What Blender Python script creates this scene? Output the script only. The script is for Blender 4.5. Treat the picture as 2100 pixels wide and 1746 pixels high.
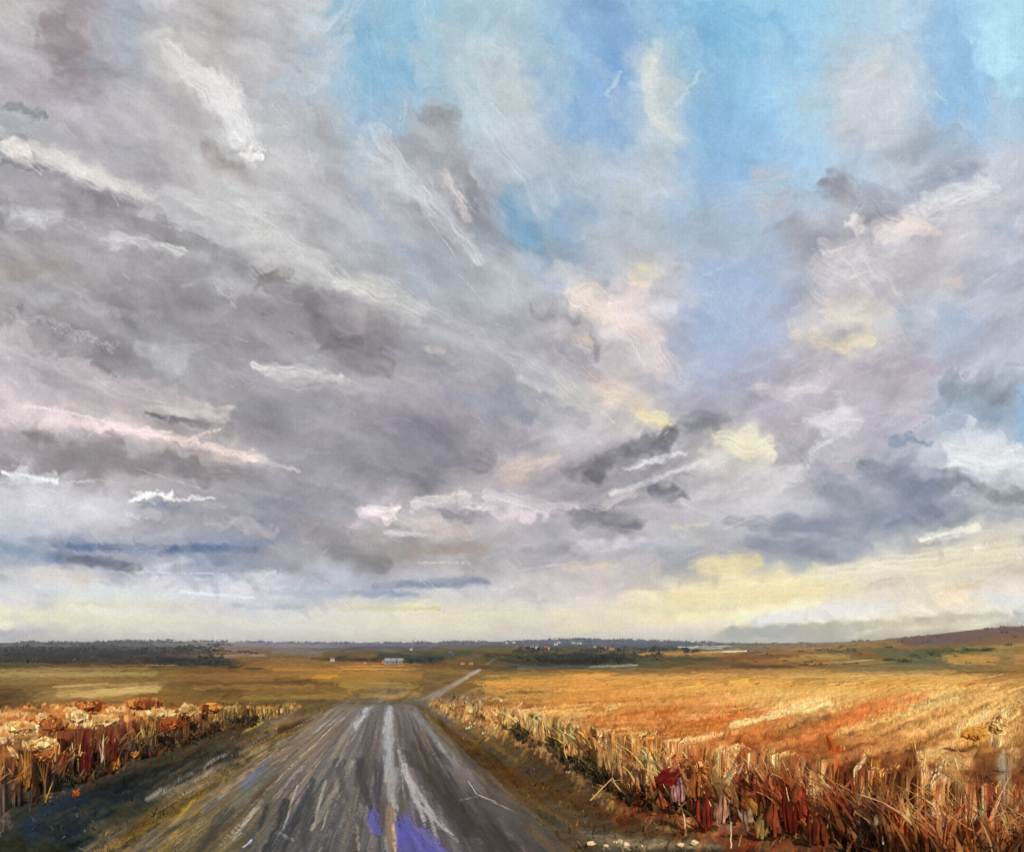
import bpy, math, random
import numpy as np
from mathutils import Vector, Matrix, noise

# ------------------------------------------------------------------ camera, sky, sun, exposure
for o_ in list(bpy.data.objects): bpy.data.objects.remove(o_)
scene = bpy.context.scene
EYE = 2.5                 # eye height above the track, m
F = 1819.0                # focal length in chart units (picture 2100 units wide)
HZ = 1322.0               # chart height of eye level
cam = bpy.data.cameras.new('camera'); cam_o = bpy.data.objects.new('camera', cam)
scene.collection.objects.link(cam_o); scene.camera = cam_o
cam_o.location = (0, 0, EYE); cam_o.rotation_euler = (math.radians(90), 0, 0)
cam.sensor_width = 36; cam.lens = 36 * F / 2100; cam.shift_y = (HZ - 873) / 2100
cam.clip_start = .1; cam.clip_end = 60000
SUN_EL, SUN_AZ = math.radians(38), math.radians(166)      # high on the right, a little behind the camera
world = bpy.data.worlds.new('World'); scene.world = world; world.use_nodes = True
wn = world.node_tree.nodes; wl = world.node_tree.links
sk = wn.new('ShaderNodeTexSky'); sk.sky_type = 'NISHITA'; sk.sun_disc = False
sk.sun_elevation = SUN_EL; sk.sun_rotation = SUN_AZ
wl.new(sk.outputs[0], wn['Background'].inputs[0]); wn['Background'].inputs[1].default_value = .08
sun = bpy.data.lights.new('sun', 'SUN'); sun.energy = 3.2; sun.angle = math.radians(.6); sun.color = (1, .93, .80)
sun_o = bpy.data.objects.new('sun', sun); scene.collection.objects.link(sun_o)
d_ = Vector((math.sin(SUN_AZ) * math.cos(SUN_EL), math.cos(SUN_AZ) * math.cos(SUN_EL), math.sin(SUN_EL)))
sun_o.rotation_euler = d_.to_track_quat('Z', 'Y').to_euler()
vs = scene.view_settings
vs.view_transform = 'Standard'; vs.look = 'None'; vs.exposure = 0.0; vs.gamma = 1; vs.use_curve_mapping = False
HAZE = 1.1e-4
SKY_GAIN = 1.0
ALB = 1.12                # albedo for a given paint colour
random.seed(5)
# ------------------------------------------------------------------ brush work
# Bearing / elevation chart shared by sky and land: u = 1050 + F*x/y, v = HZ - F*z/y
rng = np.random.default_rng(7)
def lin(c):
    c = np.asarray(c, dtype=np.float64) / 255.0
    return np.where(c <= 0.04045, c / 12.92, ((c + 0.055) / 1.055) ** 2.4)

def vnoise(x, y, seed=0):
    """smooth value noise, vectorised"""
    xi = np.floor(x).astype(np.int64); yi = np.floor(y).astype(np.int64)
    fx = x - xi; fy = y - yi
    fx = fx * fx * (3 - 2 * fx); fy = fy * fy * (3 - 2 * fy)
    def h(a, b):
        n = (a * 374761393 + b * 668265263 + seed * 1442695041) & 0xffffffff
        n = ((n ^ (n >> 13)) * 1274126177) & 0xffffffff
        n = n ^ (n >> 16)
        return (n & 0xffff) / 65535.0
    a = h(xi, yi); b = h(xi + 1, yi); c = h(xi, yi + 1); d = h(xi + 1, yi + 1)
    return (a * (1 - fx) + b * fx) * (1 - fy) + (c * (1 - fx) + d * fx) * fy

def fbm(x, y, seed=0, o=3):
    s = 0; a = 0.5; t = 0
    for k in range(o):
        s = s + a * vnoise(x * 2 ** k, y * 2 ** k, seed + k * 17); t += a; a *= 0.5
    return s / t

class Chart:
    def __init__(self, x0, x1, y0, y1, st, sty=None):
        self.x = np.arange(x0, x1 + .01, st); self.y = np.arange(y0, y1 + .01, sty or st)
        self.st = st; self.sty = sty or st
        self.im = np.zeros((len(self.y), len(self.x), 3))
    def base(self, gx, gy, rows, warp=22, wsc=90, wy=1.0):
        X, Y = np.meshgrid(self.x, self.y)
        Xw = X + (fbm(X / wsc, Y / wsc / wy, 3) - .5) * 2 * warp * 2
        Yw = Y + (fbm(X / wsc, Y / wsc / wy, 9) - .5) * 2 * warp * 2 * wy
        g = np.array(rows, float)
        gx = np.array(gx, float); gy = np.array(gy, float)
        ix = np.interp(Xw, gx, np.arange(len(gx))); iy = np.interp(Yw, gy, np.arange(len(gy)))
        a = np.clip(ix.astype(int), 0, len(gx) - 2); b = np.clip(iy.astype(int), 0, len(gy) - 2)
        fx = (ix - a)[..., None]; fy = (iy - b)[..., None]
        fx = fx * fx * (3 - 2 * fx); fy = fy * fy * (3 - 2 * fy)
        self.im = ((g[b, a] * (1 - fx) + g[b, a + 1] * fx) * (1 - fy)
                   + (g[b + 1, a] * (1 - fx) + g[b + 1, a + 1] * fx) * fy)
    def stroke(self, x0, y0, x1, y1, w, col, a=.8, soft=.7, bris=.3, dry=0., bend=0., warp=0.):
        """one brush stroke from (x0,y0) to (x1,y1), width w; soft = feathered edge, dry = broken paint"""
        L = math.hypot(x1 - x0, y1 - y0); pad = w * (.75 + warp) + 3 + abs(bend)
        i0 = int((min(x0, x1) - pad - self.x[0]) / self.st); i1 = int((max(x0, x1) + pad - self.x[0]) / self.st) + 2
        j0 = int((min(y0, y1) - pad - self.y[0]) / self.sty); j1 = int((max(y0, y1) + pad - self.y[0]) / self.sty) + 2
        i0 = max(i0, 0); j0 = max(j0, 0); i1 = min(i1, len(self.x)); j1 = min(j1, len(self.y))
        if i1 <= i0 or j1 <= j0: return
        X, Y = np.meshgrid(self.x[i0:i1], self.y[j0:j1])
        L = max(L, 1e-3)
        dx, dy = ((x1 - x0) / L, (y1 - y0) / L) if L > .01 else (1., 0.)
        if warp:
            q = w * warp
            ws = w * .7 + 6
            px = X - x0 + (fbm(X / ws, Y / ws, 71, 3) - .5) * q * 2.4; py = Y - y0 + (fbm(X / ws, Y / ws, 83, 3) - .5) * q * 2.4
        else:
            px = X - x0; py = Y - y0
        t = px * dx + py * dy; s = -px * dy + py * dx
        if bend: s = s - bend * (1 - ((2 * t / L) - 1) ** 2)
        hw = w * .5
        if warp:      # full in the middle, thinner towards the ends
            hw = hw * (.62 + .5 * np.sqrt(np.clip(1 - ((t / L - .5) * 1.5) ** 2, 0, 1)))
        sd = int(rng.integers(1 << 20))
        over = np.maximum(np.maximum(-t, t - L), 0)
        rag = (vnoise(t / (w * .5 + 4), s / (w * .22 + 1), sd) - .5) * (.35 + .4 * soft)
        d = np.sqrt(s * s + (over * .9) ** 2) / hw + rag
        e0 = 1 - soft * .95
        al = 1 - np.clip((d - e0) / (1.12 - e0), 0, 1)
        al = al * al * (3 - 2 * al)
        br = vnoise(t / (w * 1.6 + 14) + 7, s / max(w * .05, self.sty * .9), sd + 3)
        al = al * (1 - bris * 1.3 * np.clip(.75 - br, 0, 1))
        if dry:
            th = vnoise(X / 3.1, Y / 3.1, sd + 9) * .6 + br * .4
            al = al * np.clip((th - dry * .75 * (.6 + .6 * np.clip(t / L, 0, 1))) * 7, 0, 1)
        al = (al * a)[..., None]
        c = np.array(col, float) + (br[..., None] - .5) * 14 * bris
        sub = self.im[j0:j1, i0:i1]
        self.im[j0:j1, i0:i1] = sub * (1 - al) + c * al
    def sample(self, u, v):
        a0, a1 = self.x[0] + 8, self.x[-1] - 8          # beyond the worked chart the pattern folds back
        w_ = a1 - a0; q = np.mod(np.asarray(u, float) - a0, 2 * w_); u = a0 + np.where(q > w_, 2 * w_ - q, q)
        b0 = self.y[0] + 8; v = np.where(np.asarray(v, float) < b0, np.minimum(2 * b0 - v, self.y[-1] - 20), v)
        ix = np.clip((u - self.x[0]) / self.st, 0, len(self.x) - 1.001); iy = np.clip((v - self.y[0]) / self.sty, 0, len(self.y) - 1.001)
        a = ix.astype(int); b = iy.astype(int); fx = (ix - a)[..., None]; fy = (iy - b)[..., None]
        g = self.im
        return (g[b, a] * (1 - fx) + g[b, a + 1] * fx) * (1 - fy) + (g[b + 1, a] * (1 - fx) + g[b + 1, a + 1] * fx) * fy
    def auto(self, n, l, w, flow, jit=8, a=.5, angj=.35, soft=.6, bris=.6, dry=0., box=None):
        """many small strokes that pick up the paint already there and drag it along the flow"""
        bx = box or (self.x[0], self.x[-1], self.y[0], self.y[-1])
        for k in range(n):
            x = rng.uniform(bx[0], bx[1]); y = rng.uniform(bx[2], bx[3])
            an = flow(x, y) + rng.normal() * angj
            ll = rng.uniform(*l); ww = rng.uniform(*w)
            c = self.sample(np.array([x]), np.array([y]))[0]
            c = c + rng.normal() * jit + rng.normal(size=3) * jit * .28
            ex = math.cos(an) * ll / 2; ey = math.sin(an) * ll / 2
            self.stroke(x - ex, y - ey, x + ex, y + ey, ww, c, a * rng.uniform(.5, 1), soft, bris,
                        dry if rng.random() < .3 else 0., bend=rng.normal() * ll * .05)
# ------------------------------------------------------------------ the sky's clouds, as brush strokes by bearing and elevation
sky = Chart(-260, 2360, -240, 1350, 2.3)
SX = [-50] + list(range(50, 2100, 100)) + [2150]
SR = {
50: "190,183,185;172,160,165;172,175,190;190,188,192;187,182,182;190,188,192;188,195,205;150,190,215;145,195,222;165,197,214;172,200,214;150,190,220;130,175,222;160,195,220;120,185,227;145,200,232;150,205,237;165,205,230;180,205,225;150,200,235;170,217,240",
150: "185,180,185;165,150,158;172,174,190;200,195,190;190,186,186;188,190,198;180,190,205;130,185,220;135,185,217;170,200,212;185,198,205;150,190,215;125,172,225;195,208,208;130,185,225;145,198,232;150,200,232;185,200,212;185,200,215;140,190,232;165,213,240",
250: "170,172,180;180,175,182;180,176,182;190,186,188;200,197,199;188,190,196;175,188,200;155,182,207;168,178,190;172,195,210;182,190,200;150,185,215;138,178,220;180,200,212;125,180,227;138,193,232;162,205,232;185,197,210;185,195,208;142,190,230;160,195,222",
350: "168,166,172;178,172,178;178,174,182;182,176,182;188,181,183;188,184,186;176,178,185;175,188,200;170,172,182;162,168,180;168,182,197;165,185,207;170,190,207;178,195,207;142,182,222;148,190,224;158,198,230;170,195,218;172,184,200;168,178,198;185,190,205",
450: "163,159,165;160,155,162;172,168,174;186,183,188;188,188,192;188,188,191;172,171,178;165,174,188;168,168,178;162,160,170;152,170,190;142,174,204;160,180,202;172,190,204;142,182,222;160,184,210;170,178,194;165,166,180;172,178,194;195,192,200;186,188,204",
550: "165,160,160;165,162,165;156,151,158;160,156,162;165,162,168;182,180,182;178,176,178;162,165,178;158,166,180;165,172,185;168,178,192;162,180,202;178,187,200;195,193,198;158,180,212;158,183,216;166,172,192;175,173,190;196,190,196;190,186,196;180,185,205",
650: "165,160,162;160,155,160;151,146,154;151,147,155;158,153,160;152,147,152;152,145,150;168,163,166;165,167,178;170,172,182;165,165,177;188,180,182;210,197,192;180,185,205;160,180,212;165,180,210;172,172,188;200,193,190;170,176,196;160,178,204;175,180,200",
750: "175,167,174;165,158,165;151,146,153;162,160,165;151,146,153;155,151,160;160,156,162;150,143,149;165,160,168;170,165,173;160,158,171;176,168,180;205,190,192;185,180,195;164,176,206;167,172,198;183,176,192;192,184,186;180,170,187;176,176,196;175,185,205",
850: "208,190,196;195,180,185;182,170,175;180,168,171;163,154,161;147,142,154;150,146,160;152,148,162;151,143,159;152,147,162;165,162,175;184,181,187;198,188,188;196,188,188;175,171,187;180,173,187;180,171,187;188,181,195;184,180,197;165,180,203;155,172,192",
950: "160,150,156;163,154,158;168,158,161;176,166,168;180,169,170;157,153,165;150,146,158;142,140,154;138,138,152;163,155,165;186,176,182;173,164,173;152,148,160;163,160,171;190,184,184;194,188,190;168,164,179;186,182,195;162,167,187;178,187,200;190,199,212",
1050: "193,193,204;190,188,198;187,180,190;166,161,173;156,156,171;145,148,165;153,150,162;184,176,183;180,171,175;190,177,180;192,180,187;178,171,180;160,155,167;180,172,176;184,179,186;194,189,196;180,180,192;156,161,178;143,154,177;152,161,181;172,178,189",
1150: "168,182,202;155,166,192;160,167,186;152,162,184;150,164,188;156,161,176;165,165,167;172,167,164;178,169,167;175,171,173;180,175,181;185,180,190;193,187,195;182,181,189;176,180,191;176,182,195;168,176,191;165,173,190;190,190,187;212,203,187;214,205,190",
1210: "205,210,208;203,209,210;200,207,210;197,205,212;190,200,212;186,196,208;176,188,206;168,182,204;176,187,202;190,196,202;200,202,200;208,204,198;212,206,192;218,210,182;224,213,176;228,216,172;226,216,178;220,214,200;222,214,192;222,213,190;214,212,204",
1260: "216,219,200;212,218,202;206,213,208;202,209,212;196,204,210;200,206,208;202,206,204;208,209,196;214,213,192;214,211,190;214,210,196;218,211,188;221,214,188;224,215,180;226,216,182;224,218,200;222,217,205;220,216,205;222,215,196;222,214,192;212,212,200",
1305: "190,190,196;198,199,194;208,212,200;206,211,203;203,207,205;204,207,206;206,208,200;210,210,196;211,209,194;210,208,195;208,204,198;212,205,196;212,206,196;210,204,194;202,200,190;192,192,182;190,188,172;184,180,162;188,182,168;182,176,162;160,160,160",
}
def sm_(a, b, x):
    t = np.clip((x - a) / (b - a), 0, 1); return t * t * (3 - 2 * t)
def mute(c):
    m = sum(c) / 3
    k = .86 if c[2] - c[0] > 34 else 1. if c[0] - c[2] > 20 else .68
    return tuple(m + (q - m) * k + 1.5 for q in c)
def parse(s): return [mute(tuple(float(q) for q in c.split(','))) for c in s.split(';')]
SYK = sorted(SR)
LIFT = {250: 3, 350: 4, 450: 4, 550: 4, 650: 4, 750: 4, 850: 3, 950: 3, 1050: 3, 1210: 6, 1260: 14, 1305: 12}
rows_ = []
for k_ in SYK:
    r_ = [tuple(q + LIFT.get(k_, 0) - (12 if k_ > 1220 and j_ == 2 else 0) + ((6, -1, 0)[j_] if k_ > 1200 else 0) + (8 if k_ in (1210, 1260) and i_ > 12 and j_ < 2 else 0) for j_, q in enumerate(c)) for i_, c in enumerate(parse(SR[k_]))]; rows_.append([r_[0]] + r_ + [r_[-1]])
sky.base(SX, SYK, rows_, 16, 80)
FL = [  # x, y, angle (deg, down-right positive), for the drag of the brush
(100,100,25),(400,150,50),(800,100,75),(1200,150,70),(1600,150,-30),(2000,150,60),
(100,350,28),(400,400,25),(700,350,70),(950,350,60),(1300,350,60),(1700,300,-45),(2000,350,-30),
(100,600,15),(400,600,25),(700,600,22),(1000,600,42),(1300,650,40),(1600,600,-25),(1900,500,-40),(1900,700,-20),
(100,850,10),(400,880,14),(700,850,12),(1000,850,28),(1300,900,-20),(1600,950,-12),(1900,950,-25),
(100,1050,4),(500,1050,4),(900,1050,0),(1300,1050,-5),(1700,1080,-8),(2000,1100,-12),
(100,1200,0),(700,1200,0),(1300,1200,-3),(1800,1200,-6),(1000,1300,0),(0,1300,0),(2100,1300,-5)]
FA = np.array(FL, float)
def skyflow(x, y):
    w = 1 / (((FA[:, 0] - x) ** 2 + ((FA[:, 1] - y) * 1.5) ** 2) + 3000)
    a = np.radians(FA[:, 2]); return .5 * math.atan2((w * np.sin(2 * a)).sum(), (w * np.cos(2 * a)).sum())
S1 = """
340 110 400 160 40 205,200,194 .7|400 150 480 205 46 216,214,212 .85|455 220 500 275 62 216,217,223 .9|490 312 535 322 22 226,223,220 .9|480 290 520 330 26 205,200,200 .7
100 40 135 120 62 163,147,152 .7|240 20 285 115 50 165,180,197 .6|350 45 362 90 44 205,195,187 .7|180 100 230 130 60 158,158,172 .5|560 205 640 172 60 170,195,212 .6
670 10 760 30 60 140,190,222 .7|5 218 90 236 22 143,151,154 .7|0 292 60 322 32 224,217,207 .9|60 292 170 355 36 197,195,189 .8|172 342 305 402 32 201,193,190 .85
180 385 420 515 44 148,144,151 .7|340 380 470 440 30 196,196,200 .7|440 392 600 432 42 188,197,201 .6|430 402 625 440 60 196,189,188 .5|0 330 130 350 20 150,147,152 .6
520 475 640 525 60 200,199,198 .8|520 592 600 545 32 146,141,136 .7|560 540 700 585 36 192,192,190 .7|420 300 520 370 52 178,162,163 .6|20 430 95 462 42 190,192,200 .6
200 482 370 522 26 192,191,192 .7|0 562 130 546 42 165,154,143 .6|130 420 400 540 60 152,147,155 .35|430 570 472 602 44 186,186,188 .6|140 620 330 645 30 180,177,182 .6|690 572 800 600 42 200,197,191 .7
870 232 932 227 42 158,163,171 .85|890 242 960 330 52 165,168,178 .7|910 350 962 455 22 199,188,184 .8|955 360 995 440 30 152,145,158 .7|740 300 880 420 42 191,199,204 .7|655 250 700 400 58 176,176,181 .75
690 100 790 50 50 128,183,218 .7|740 80 760 200 56 130,184,217 .7|900 60 1080 200 90 185,201,209 .5|1020 180 1082 235 52 193,207,206 .7|1195 40 1290 120 96 134,172,222 .6|1120 160 1230 250 74 146,182,218 .5
1170 200 1185 285 50 123,173,220 .6|1330 130 1352 262 72 208,215,210 .9|1325 120 1340 170 50 212,212,206 .6|1370 232 1436 148 13 184,208,220 .85|1245 192 1272 145 14 180,206,216 .7|1060 395 1085 490 58 118,168,204 .7
1050 455 1100 470 50 118,168,205 .6|1295 560 1345 566 40 228,214,180 .9|1340 562 1405 548 24 208,202,206 .7|1260 400 1292 402 44 188,197,195 .6|1170 600 1255 645 46 222,206,195 .85|1285 620 1350 720 84 224,206,203 .85
1290 700 1362 765 50 222,202,207 .8|1100 620 1235 705 60 157,154,168 .7|1175 688 1212 702 20 208,186,164 .8|1380 10 1600 60 70 122,187,230 .6|1440 240 1600 330 110 140,186,230 .5|1400 300 1450 420 60 145,185,222 .5
1720 195 1830 120 62 192,204,213 .75|1740 262 1840 200 60 188,197,208 .6|1935 40 2020 210 66 144,192,230 .6|2040 60 2100 150 84 178,226,246 .85|2020 190 2090 260 60 175,195,218 .6|1880 250 1920 300 60 178,186,200 .5
1545 354 1585 350 60 183,185,195 .6|1560 400 1660 400 60 176,184,198 .6|1680 372 1765 400 56 162,157,170 .8|1440 485 1560 505 76 174,187,202 .7|1600 460 1720 480 80 165,165,181 .6|1880 372 2000 350 50 152,168,191 .7
1830 400 1920 370 60 158,168,188 .6|1890 425 2010 382 42 207,207,213 .85|1915 452 2022 412 26 203,205,211 .8|1815 475 1912 466 46 224,207,201 .9|1750 442 1768 482 28 214,206,202 .85|1700 520 1770 508 52 210,200,204 .8
1715 515 1792 605 26 210,201,203 .45|1650 592 1850 572 60 186,187,202 .5|1935 582 1972 575 24 219,198,191 .8|1700 640 1785 652 62 220,210,190 .7|1842 628 1854 675 36 128,176,206 .65|2045 470 2080 472 24 153,190,217 .7
1470 540 1590 600 70 153,184,223 .6|1728 716 1782 690 36 230,214,172 .8|1628 690 1672 680 22 226,200,175 .85|1668 702 1742 722 30 219,208,180 .8|1380 700 1480 720 60 165,185,216 .6|1308 848 1362 864 28 234,221,168 .9
1230 800 1332 835 54 219,197,180 .8|1490 898 1572 920 58 226,219,188 .9|1450 932 1560 962 42 211,203,192 .8|1165 985 1340 905 48 132,129,140 .9|1250 935 1382 878 30 150,150,161 .8|1400 885 1500 862 46 153,156,171 .8
1280 962 1400 930 14 208,211,215 .9|1320 1000 1410 1008 44 128,128,144 .85|1365 1020 1392 1005 14 170,172,182 .7|1455 988 1640 970 52 207,202,204 .8|1700 975 1762 1025 72 148,156,172 .8|1790 960 1925 1010 84 134,144,169 .8
1600 1082 1850 1060 52 144,154,179 .8|1540 1112 1700 1130 42 148,157,179 .75|1680 872 1732 850 58 208,206,211 .9|1668 922 1742 880 16 199,199,207 .8|1950 802 2052 790 52 147,163,180 .85|1950 852 2032 832 52 155,177,198 .7
2082 800 2096 900 26 138,190,228 .85|1950 932 2070 940 62 211,215,217 .9|2000 880 2062 930 50 208,215,224 .8|1940 992 2085 1012 42 142,147,158 .8|1820 902 1905 906 24 138,158,185 .75|1720 720 1830 820 90 181,171,190 .6
1560 802 1685 790 36 207,194,201 .75|1888 1106 2005 1080 22 228,224,206 .9|1790 760 1830 830 50 172,164,180 .6|1850 850 1930 760 50 196,186,198 .6|2010 1000 2100 1050 60 168,172,182 .5
1700 1182 2080 1130 74 226,216,188 .85|1990 1100 2100 1080 60 216,208,190 .7|1445 1162 1552 1150 42 231,214,163 .9|1380 1230 1722 1208 54 234,219,170 .9|1500 1190 1600 1180 40 226,213,178 .6|1320 1252 1505 1246 24 230,222,182 .8
1550 1272 1850 1236 32 226,223,224 .85|1300 1290 1500 1280 24 228,216,212 .6|1940 1206 2002 1200 16 228,211,168 .8|2000 1216 2100 1240 34 217,224,228 .8|1480 1302 1762 1288 34 182,188,181 .8|1650 1292 1952 1270 28 202,196,168 .8
2085 1255 2105 1272 34 136,158,186 .6|1700 1230 1900 1220 30 222,214,200 .6|1880 1270 2060 1262 26 196,190,172 .7
0 850 130 860 50 224,199,204 .9|130 860 332 890 24 224,199,198 .95|300 886 522 940 20 219,197,188 .9|520 940 605 966 16 194,183,180 .8|10 690 62 702 44 193,183,188 .8|20 730 92 795 16 192,186,193 .7
60 710 222 790 32 193,178,182 .8|150 780 402 822 42 187,172,178 .7|350 828 470 852 42 198,187,178 .8|300 850 425 872 14 136,135,141 .8|310 700 372 732 74 180,182,184 .7|540 755 702 782 30 193,190,179 .75
30 640 222 706 36 148,142,150 .6|60 930 402 960 62 148,140,144 .65|5 972 115 986 24 216,221,226 .9|10 1002 302 1062 66 196,196,206 .5|268 1022 352 1010 17 229,229,225 .95|350 1022 442 1020 9 208,208,203 .8
300 1040 382 1040 18 136,147,172 .7|420 1062 562 1085 26 194,177,184 .7|60 1105 282 1130 24 140,156,184 .5|140 1118 182 1126 18 98,128,176 .7|330 1132 462 1120 22 98,126,174 .75|460 1118 562 1114 12 126,152,188 .7
120 1145 282 1162 26 122,127,153 .8|0 1120 120 1140 40 138,160,195 .7|20 1172 182 1182 40 213,207,200 .85|140 1182 182 1192 30 211,193,182 .7|400 1190 562 1172 20 203,208,213 .7|0 1204 402 1216 28 207,217,217 .6
372 1214 522 1225 12 228,232,232 .8|0 1258 162 1276 30 232,228,186 .85|100 1236 402 1240 16 219,218,190 .7|480 1241 622 1245 13 176,189,210 .8|0 1302 92 1294 26 184,184,200 .75|690 1246 902 1247 13 222,214,158 .75
700 1216 852 1219 17 142,164,196 .7|820 1196 1002 1194 22 138,153,180 .8|560 1212 720 1216 22 170,186,208 .6|690 690 802 730 90 138,130,137 .8|820 880 922 940 100 137,137,155 .7|900 790 1062 850 62 148,153,178 .7
850 862 952 812 50 160,149,166 .5|878 714 912 720 22 205,193,181 .85|800 640 1202 800 36 178,178,184 .5|1080 780 1182 822 42 194,193,189 .7|1045 972 1142 940 34 211,188,174 .85|850 1032 962 1020 28 210,193,192 .8
960 1040 1122 1056 30 220,201,206 .9|735 1050 772 1046 28 219,201,208 .9|788 1052 812 1050 28 228,210,203 .9|790 1092 882 1096 16 209,199,206 .8|830 1062 962 1092 36 203,188,182 .7|1190 1052 1302 1072 36 140,140,154 .8
900 1052 982 1060 24 148,146,159 .7|680 1122 792 1162 46 147,145,148 .7|850 1132 1002 1120 32 183,166,157 .7|1080 1132 1182 1125 28 158,156,170 .7|1180 1122 1362 1108 32 208,197,208 .8|1160 1162 1262 1160 22 219,203,180 .8
600 1000 700 1020 40 142,146,162 .6|0 590 120 620 26 178,176,180 .5|560 470 600 520 40 192,188,188 .5|240 560 420 640 40 148,143,151 .4|1130 540 1230 580 40 175,180,188 .5|700 860 800 880 50 150,147,163 .5
1320 1120 1420 1130 30 165,175,192 .6|1380 1080 1450 1075 20 205,200,175 .7|1000 880 1100 930 60 158,150,166 .5|960 950 1040 960 40 178,166,172 .6|0 750 60 770 30 178,172,182 .5"""
def topsoft(x, y):      # the open blue is scrubbed in every direction, the clouds are dragged
    k = 1. if (y < 420 and x > 620) else .25
    return skyflow(x, y) + rng.normal() * .9 * k
def punch(k, rad):
    """local contrast: push the paint away from its neighbourhood mean"""
    b = sky.im.copy(); r = int(rad / sky.st)
    for _ in range(2):
        for ax in (0, 1):
            p = np.concatenate([np.repeat(np.take(b, [0], ax), r + 1, ax), b, np.repeat(np.take(b, [-1], ax), r, ax)], ax)
            c = np.cumsum(p, ax); n_ = b.shape[ax]
            b = (np.take(c, np.arange(2 * r + 1, 2 * r + 1 + n_), ax) - np.take(c, np.arange(0, n_), ax)) / (2 * r + 1)
    sky.im = sky.im + ((sky.im - b).mean(-1, keepdims=True)) * k
def put(ch, txt, soft=.75, bris=.45, dry=0., k=1., warp=0.):
    for it in txt.replace('\n', '|').split('|'):
        f = it.split()
        if len(f) < 7: continue
        a = [float(q) for q in f[:5]]
        wp = warp * (.35 if a[1] > 1080 else 1)
        ch.stroke(*a, mute(tuple(float(q) for q in f[5].split(','))), float(f[6]) * k, soft, bris, dry, warp=wp)
sky.auto(900, (80, 170), (34, 70), skyflow, 6, .5, .5, .95, .3)
put(sky, S1, .95, .25, warp=.6)
sky.auto(2600, (40, 110), (14, 38), topsoft, 5, .5, .4, .9, .35)
put(sky, S1, .97, .4, 0., .3, warp=.8)
S3 = """
640 30 720 160 60 176,196,210 .6|760 20 820 120 50 160,192,212 .55|860 120 960 230 60 176,198,210 .6|1080 60 1160 200 50 170,194,212 .5|1230 130 1300 260 40 168,194,216 .5|1400 60 1480 180 50 160,196,222 .4|1560 120 1680 220 70 162,202,226 .4|1840 80 1900 200 60 170,200,222 .55
1140 300 1300 470 110 178,192,204 .55|1290 340 1380 500 80 176,194,208 .5|1230 480 1330 560 70 184,192,200 .5|1420 380 1500 480 70 164,186,210 .5|980 280 1100 400 70 170,186,200 .45|700 300 760 440 50 166,184,200 .5|1560 480 1640 600 80 168,182,204 .5|620 160 680 260 60 176,188,198 .5
1150 560 1260 650 70 208,198,194 .5|1270 600 1350 700 90 212,202,200 .5|1640 640 1780 720 90 204,198,194 .5|1740 480 1900 600 120 200,194,198 .45|1250 780 1350 850 80 204,196,188 .5|1470 880 1570 940 80 210,204,190 .5|1600 980 1700 940 60 190,188,192 .4|1950 900 2060 960 80 202,206,212 .5
100 400 500 640 60 156,152,156 .4|300 470 700 640 44 150,146,150 .45|0 500 300 620 40 166,162,164 .35|460 700 800 860 50 146,142,152 .4|700 560 1100 760 44 176,176,180 .45|560 520 860 660 34 188,186,184 .45|900 700 1180 860 40 162,162,174 .45|1050 900 1300 1000 50 178,172,176 .4
0 1262 420 1276 22 224,224,198 .6|300 1284 900 1292 24 222,224,206 .6|900 1262 1300 1272 24 226,222,196 .6|1200 1300 1450 1296 16 226,216,206 .6|0 1225 300 1232 14 214,220,216 .5|60 1300 400 1304 16 214,214,200 .5"""
put(sky, S3, .97, .3, 0., 1., warp=.6)
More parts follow.
